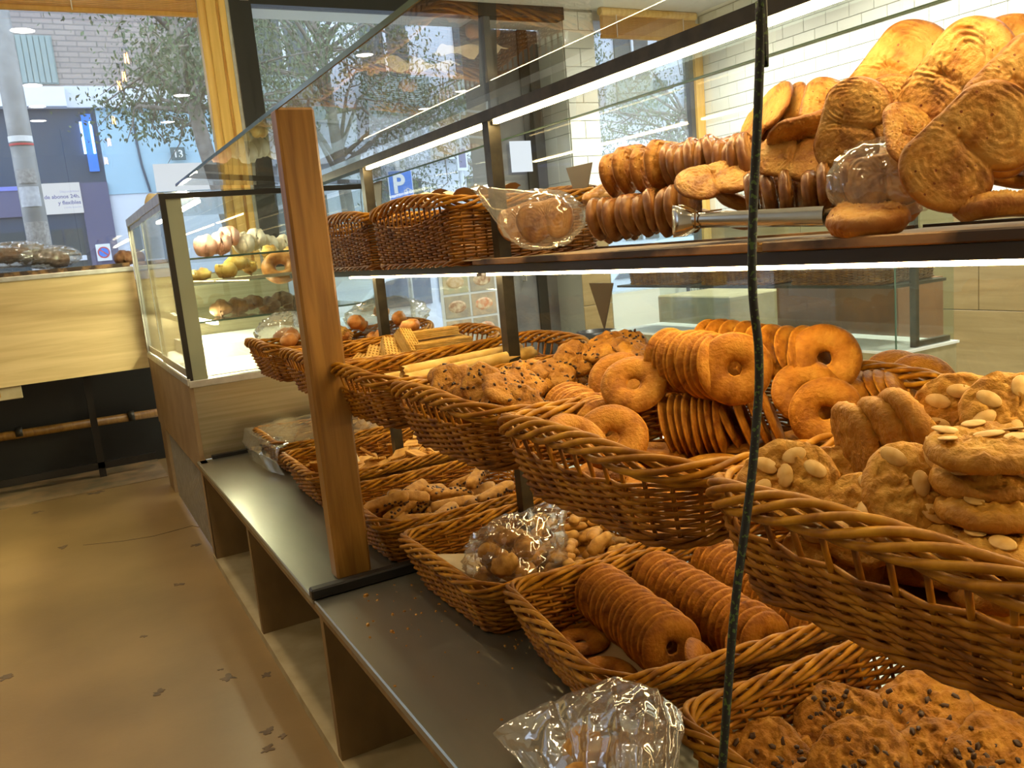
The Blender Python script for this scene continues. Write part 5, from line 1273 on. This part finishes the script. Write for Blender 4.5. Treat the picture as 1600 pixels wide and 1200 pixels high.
c = [[V((.70, 3.12, E-.672)), V((.68, 3.3, E-.68)), V((.68, 3.5, E-.68)), V((.70, 3.62, E-.67))], [V((.95, 3.12, E-.675)), V((.95, 3.3, E-.69)), V((.95, 3.5, E-.69)), V((.95, 3.62, E-.67))], [V((1.2, 3.12, E-.67)), V((1.2, 3.3, E-.68)), V((1.2, 3.5, E-.68)), V((1.2, 3.62, E-.67))]]
sheet(c, 50, 40, 'plastic', 'clear film spread across the top of the farthest lower basket', amp=.007, fr=15, seed=6)
# big clear bag in the foreground
Zs = E
rows_ = [[at(770, 1142, Z=-.755), at(865, 1098, Z=-.715), at(960, 1062, Z=-.665), at(1022, 1080, Z=-.645), at(1062, 1118, Z=-.66)],
         [at(778, 1150, Z=-.765), at(880, 1135, Z=-.715), at(965, 1110, Z=-.655), at(1030, 1125, Z=-.640), at(1064, 1150, Z=-.66)],
         [at(800, 1172, Z=-.775), at(895, 1180, Z=-.720), at(970, 1175, Z=-.665), at(1020, 1180, Z=-.655), at(1050, 1185, Z=-.675)],
         [at(850, 1215, Z=-.78), at(915, 1260, Z=-.74), at(975, 1270, Z=-.70), at(1010, 1265, Z=-.69), at(1040, 1240, Z=-.70)],
         [at(880, 1240, Z=-.785), at(930, 1310, Z=-.77), at(975, 1330, Z=-.76), at(1000, 1320, Z=-.76), at(1030, 1290, Z=-.76)]]
o = sheet(rows_, 110, 130, 'plastic_near', 'large crinkled clear plastic bag between the two nearest lower baskets', amp=.0022, fr=20, seed=9, pleat=.014, name='plastic_bag', two=-.05); o['category'] = 'bag'
for k, (px, py) in enumerate([(985, 1195), (940, 1200), (1020, 1170), (905, 1205)]):
    T(link('brown_pastry', BRN[k % 3], None, Matrix.Translation(at(px, py, Z=-.73)) @ Euler((.2, .1*k, k*1.3)).to_matrix().to_4x4() @ Matrix.Diagonal((1.3, 1.3, 1.3, 1))), 'brown pastry seen through the large foreground bag', 'pastry', 'pastries in the foreground bag')

# crumbs, cord
o = crumb_mb.obj('crumbs', 'plaindough'); tag(o, 'scattered biscuit crumbs on the steel worktop', 'crumbs', kind='stuff')
mb = MB(); rnd = random.Random(5)
for k in range(50):
    s_ = rnd.uniform(.0015, .004); mb.lathe([(s_, 0), (s_*.7, s_), (0, s_*1.3)], 5, Matrix.Translation((rnd.uniform(.936, .96), rnd.uniform(.80, 1.15), E-.038)))
tag(mb.obj('crumbs', 'palmier'), 'pastry crumbs along the tray front below the tongs', 'crumbs', kind='stuff')
m = base('cordmat', (.02, .03, .018), .55); nt = m.node_tree; b = nt.nodes['Principled BSDF']
tc = nd(nt, 'ShaderNodeTexCoord'); v = nd(nt, 'ShaderNodeTexNoise', Scale=330.0, Detail=1); r = nd(nt, 'ShaderNodeValToRGB'); r.color_ramp.interpolation = 'CONSTANT'
r.color_ramp.elements[0].color = (.010, .010, .008, 1); r.color_ramp.elements[1].position = .60; r.color_ramp.elements[1].color = (.07, .12, .02, 1)
nt.links.new(tc.outputs['Object'], v.inputs['Vector']); nt.links.new(v.outputs['Fac'], r.inputs[0]); nt.links.new(r.outputs[0], b.inputs['Base Color'])
path = [(1187, -120), (1187, 0), (1188, 60), (1183, 200), (1178, 300), (1175, 400), (1177, 470), (1185, 540), (1186, 600), (1182, 660), (1175, 740), (1165, 820), (1154, 900), (1145, 980), (1139, 1060), (1133, 1140), (1127, 1220), (1118, 1320)]
pts = [at(x, y, Y=.43) for x, y in path]; fine = []
pts = [Vector((pts[0].x, .43, E+1.89)), Vector((pts[0].x, .43, E+1.2))]+pts; q_ = pts[-1]
pts += [Vector((min(q_.x, .40), .43, .30)), Vector((.36, .43, .02))]
for i in range(len(pts)-1):
    for q in range(5): 
        p_ = pts[max(0, i-1)]; a = pts[i]; b_ = pts[i+1]; c_ = pts[min(len(pts)-1, i+2)]; t_ = q/5
        fine.append(.5*((2*a)+(b_-p_)*t_+(2*p_-5*a+4*b_-c_)*t_*t_+(3*a-p_-3*b_+c_)*t_**3))
mb = MB(); mb.tube(fine, .0031, 10); o = mb.obj('hanging_cord', 'cordmat', smooth=True); tag(o, 'black and green flecked cord hanging down across the front of the display', 'cord')

# ------------------------------------------------------------------ inside the far pastry case
def case_tray(z, x0, x1, y0, y1, lab, m='creampastry'):
    t = empty('case_tray', ((x0+x1)/2, (y0+y1)/2, E+z), label=lab, cat='tray'); bx('board', (x0, y0, E+z), (x1, y1, E+z+.006), 'parchment', t, bevel=.002); bx('lip', (x0, y0-.004, E+z-.004), (x1, y0+.004, E+z+.010), 'parchment', t)
case_tray(-.052, .52, 1.15, 3.80, 4.45, 'papered tray of yellow braided pastries inside the pastry case')
bx2 = empty('tray_stand', (.85, 4.1, E-.06), label='glass shelf carrying the papered tray inside the pastry case', cat='shelf'); bx('pane', (.49, 3.80, E-.062), (1.30, 5.3, E-.054), 'glass', bx2)
BR = [lump_mesh('braid', [(0, 0, 0), (.03, .015, .012), (.06, -.01, .006), (.09, .01, 0)], [.022, .030, .030, .02], 'yellowpastry', k, amp=.5) for k in range(3)]
for k, (px, py) in enumerate([(352, 424), (372, 414), (395, 412), (415, 418), (385, 424), (340, 430), (440, 395), (430, 404), (455, 398)]):
    T(link('braided_pastry', BR[k % 3], None, Matrix.Translation(at(px, py, Y=4.0+.05*(k % 4))+Vector((-.04, 0, 0))) @ Matrix.Rotation(k*.7, 4, 'Z')), 'yellow braided pastry on the papered tray in the pastry case', 'pastry', 'braided pastries in the case')
T(link('round_bun', ring_mesh(R=.085, rh=.02, th=.06, m='danish'), None, face(at(438, 418, Y=3.93), up=.6)), 'golden round bun with a hole next to the braided pastries', 'bun', None)
for k, (px, py, m_) in enumerate([(322, 388, 0), (345, 384, 0), (358, 372, 0), (382, 384, 1), (400, 376, 1), (420, 386, 1), (445, 386, 1)]):
    me = lump_mesh('bread', [(0, 0, 0), (.05, .01, .01), (.10, 0, 0)], [.035, .055, .035], ['pinkpastry', 'creampastry'][m_], k, amp=.25)
    T(link('bread_roll', me, None, Matrix.Translation(at(px, py, Y=4.1+.04*k)+Vector((-.05, 0, .0)))), '%s iced roll on upper glass shelf of the pastry case, %s from left' % (['pink', 'cream white'][m_], ['one', 'two', 'three', 'four', 'five', 'six', 'seven'][k]), 'bread', 'iced rolls in the case')
for k, (px, py) in enumerate([(345, 484), (370, 480), (395, 474), (420, 478), (440, 468), (458, 476)]):
    me = lump_mesh('bread', [(0, 0, 0), (.05, .01, .006), (.11, 0, 0)], [.022, .040, .022], 'brownpastry', k+9, amp=.3)
    T(link('dark_pastry', me, None, Matrix.Translation(at(px, py, Y=4.05+.04*k)+Vector((-.05, 0, 0)))), 'dark brown pastry on the lower glass shelf of the pastry case', 'pastry', 'dark pastries in the case')
o = box('paper_doily', (.52, 3.82, E-.4545), (1.2, 4.7, E-.452), 'creampastry'); T(o, 'pale paper sheet on the lit floor of the pastry case', 'paper', None)
o = box('case_step', (.60, 4.5, E-.452), (1.25, 5.3, E-.38), 'white'); T(o, 'white raised step at the back of the pastry case floor', 'shelf', None)
mb = MB(); c = at(235, 285, Y=3.95)
mb.grid(lambda u, v: V((.455+.10*u, 3.78+.55*v, E+.331+.045*(1-u)*sin(pi*v)*v)), 10, 12); o = mb.obj('brown_paper', 'browncard', smooth=True); T(o, 'curled brown paper on top corner of the pastry case', 'paper', None)
# papers peeking out of the top shelf baskets
for k, (px, py, y) in enumerate([(690, 300, 2.25), (735, 296, 2.1), (770, 292, 2.05), (640, 318, 2.35)]):
    p = at(px, py, Y=y); mb = MB(); mb.grid(lambda u, v: p+V((-.06+.12*u, -.05+.10*v, .010*sin(7*u+k)+.012*cos(6*v)-.02*(abs(u-.5)+abs(v-.5)))), 8, 8)
    T(mb.obj('paper_liner', 'parchment', smooth=True), 'corner of cream paper sticking out of the deep basket, %s' % ['left of middle', 'middle', 'right', 'near the handle gap'][k], 'paper', None)
for k in range(14):
    T(link('pastry', LP[k % 3], None, Matrix.Translation((random.uniform(.96, 1.24), random.uniform(1.98, 2.98), E-.02+.03*(k % 3)))), 'orange pastry low inside the deep top shelf baskets', 'pastry', 'pastries in the deep baskets')

# ------------------------------------------------------------------ trays and bagged bread on the window counter
t = empty('ledge_tray', (-.9, 5.62, E+.062), label='long black tray with brown pastry edge on the window counter', cat='tray')
bx('base', (-2.6, LY+.02, E+.063), (.44, 5.9, E+.070), 'blackplastic', t); bx('rim', (-2.6, LY+.015, E+.063), (.44, LY+.035, E+.086), 'trayboard', t)
for k, (px, py) in enumerate([(10, 402), (30, 400), (52, 404), (70, 403), (92, 408), (195, 406)]):
    me = lump_mesh('loaf', [(0, 0, 0), (.06, .01, .012), (.12, 0, 0)], [.035, .05, .035], 'brownpastry', k, amp=.2)
    T(link('bread_loaf', me, None, Matrix.Translation(at(px, py, Y=5.66)+V((-.06, 0, .0)))), 'dark bread roll on the window counter tray, %s' % ['leftmost', 'second from left', 'third from left', 'fourth from left', 'fifth from left', 'by the pastry case'][k], 'bread', None)
shell(TM(at(22, 398, Y=5.64), (0, 0, 1)), .17, .12, .062, 'plastic_thick', 'clear plastic bag of bread at left end of window counter', seed=31, amp=.18)
shell(TM(at(78, 402, Y=5.64), (0, 0, 1)), .14, .11, .055, 'plastic_thick', 'clear plastic bag of bread right of the lamp post on window counter', seed=33, amp=.18)

# floor marks worn into the linoleum
noisy('stain', (.08, .055, .035), (.16, .10, .05), scale=20, rough=.6)
def blot(x, y, r, seed, sx=1):
    r *= random.uniform(.5, 1.1); mb = MB(); n = 26; vs = [(x+r*sx*cos(2*pi*k/n)*(1+1.3*noise.noise(V((cos(2*pi*k/n)*1.7, sin(2*pi*k/n)*1.7, seed*3.3)))), y+r*sin(2*pi*k/n)*(1+1.3*noise.noise(V((cos(2*pi*k/n)*1.7, sin(2*pi*k/n)*1.7, seed*3.3))))) for k in range(n)]
    mb.prism(vs, .0002, .0012); o = mb.obj('floor_stain', 'stain'); T(o, 'dark worn spot on the brown staff floor', 'stain', 'worn spots on the floor')
for k, (px, py, r) in enumerate([(358, 1058, .016), (415, 1055, .020), (418, 1142, .014), (442, 1150, .012), (418, 1170, .014), (225, 994, .012), (280, 913, .014), (248, 1082, .014), (10, 1058, .02), (345, 1046, .006), (305, 852, .022), (100, 855, .02), (60, 800, .02), (150, 770, .03)]):
    p = at(px, py, Z=-1.25); blot(p.x, p.y, r, k, 1.2)
mb = MB(); pc = [at(x, y, Z=-1.25) for x, y in ((130, 852), (190, 846), (240, 838), (300, 822), (320, 825))]; mb.tube([V((p.x, p.y, .001)) for p in pc], .0015, 4); tag(mb.obj('floor_seam', 'stain'), 'ragged seam across the worn staff floor', 'seam')
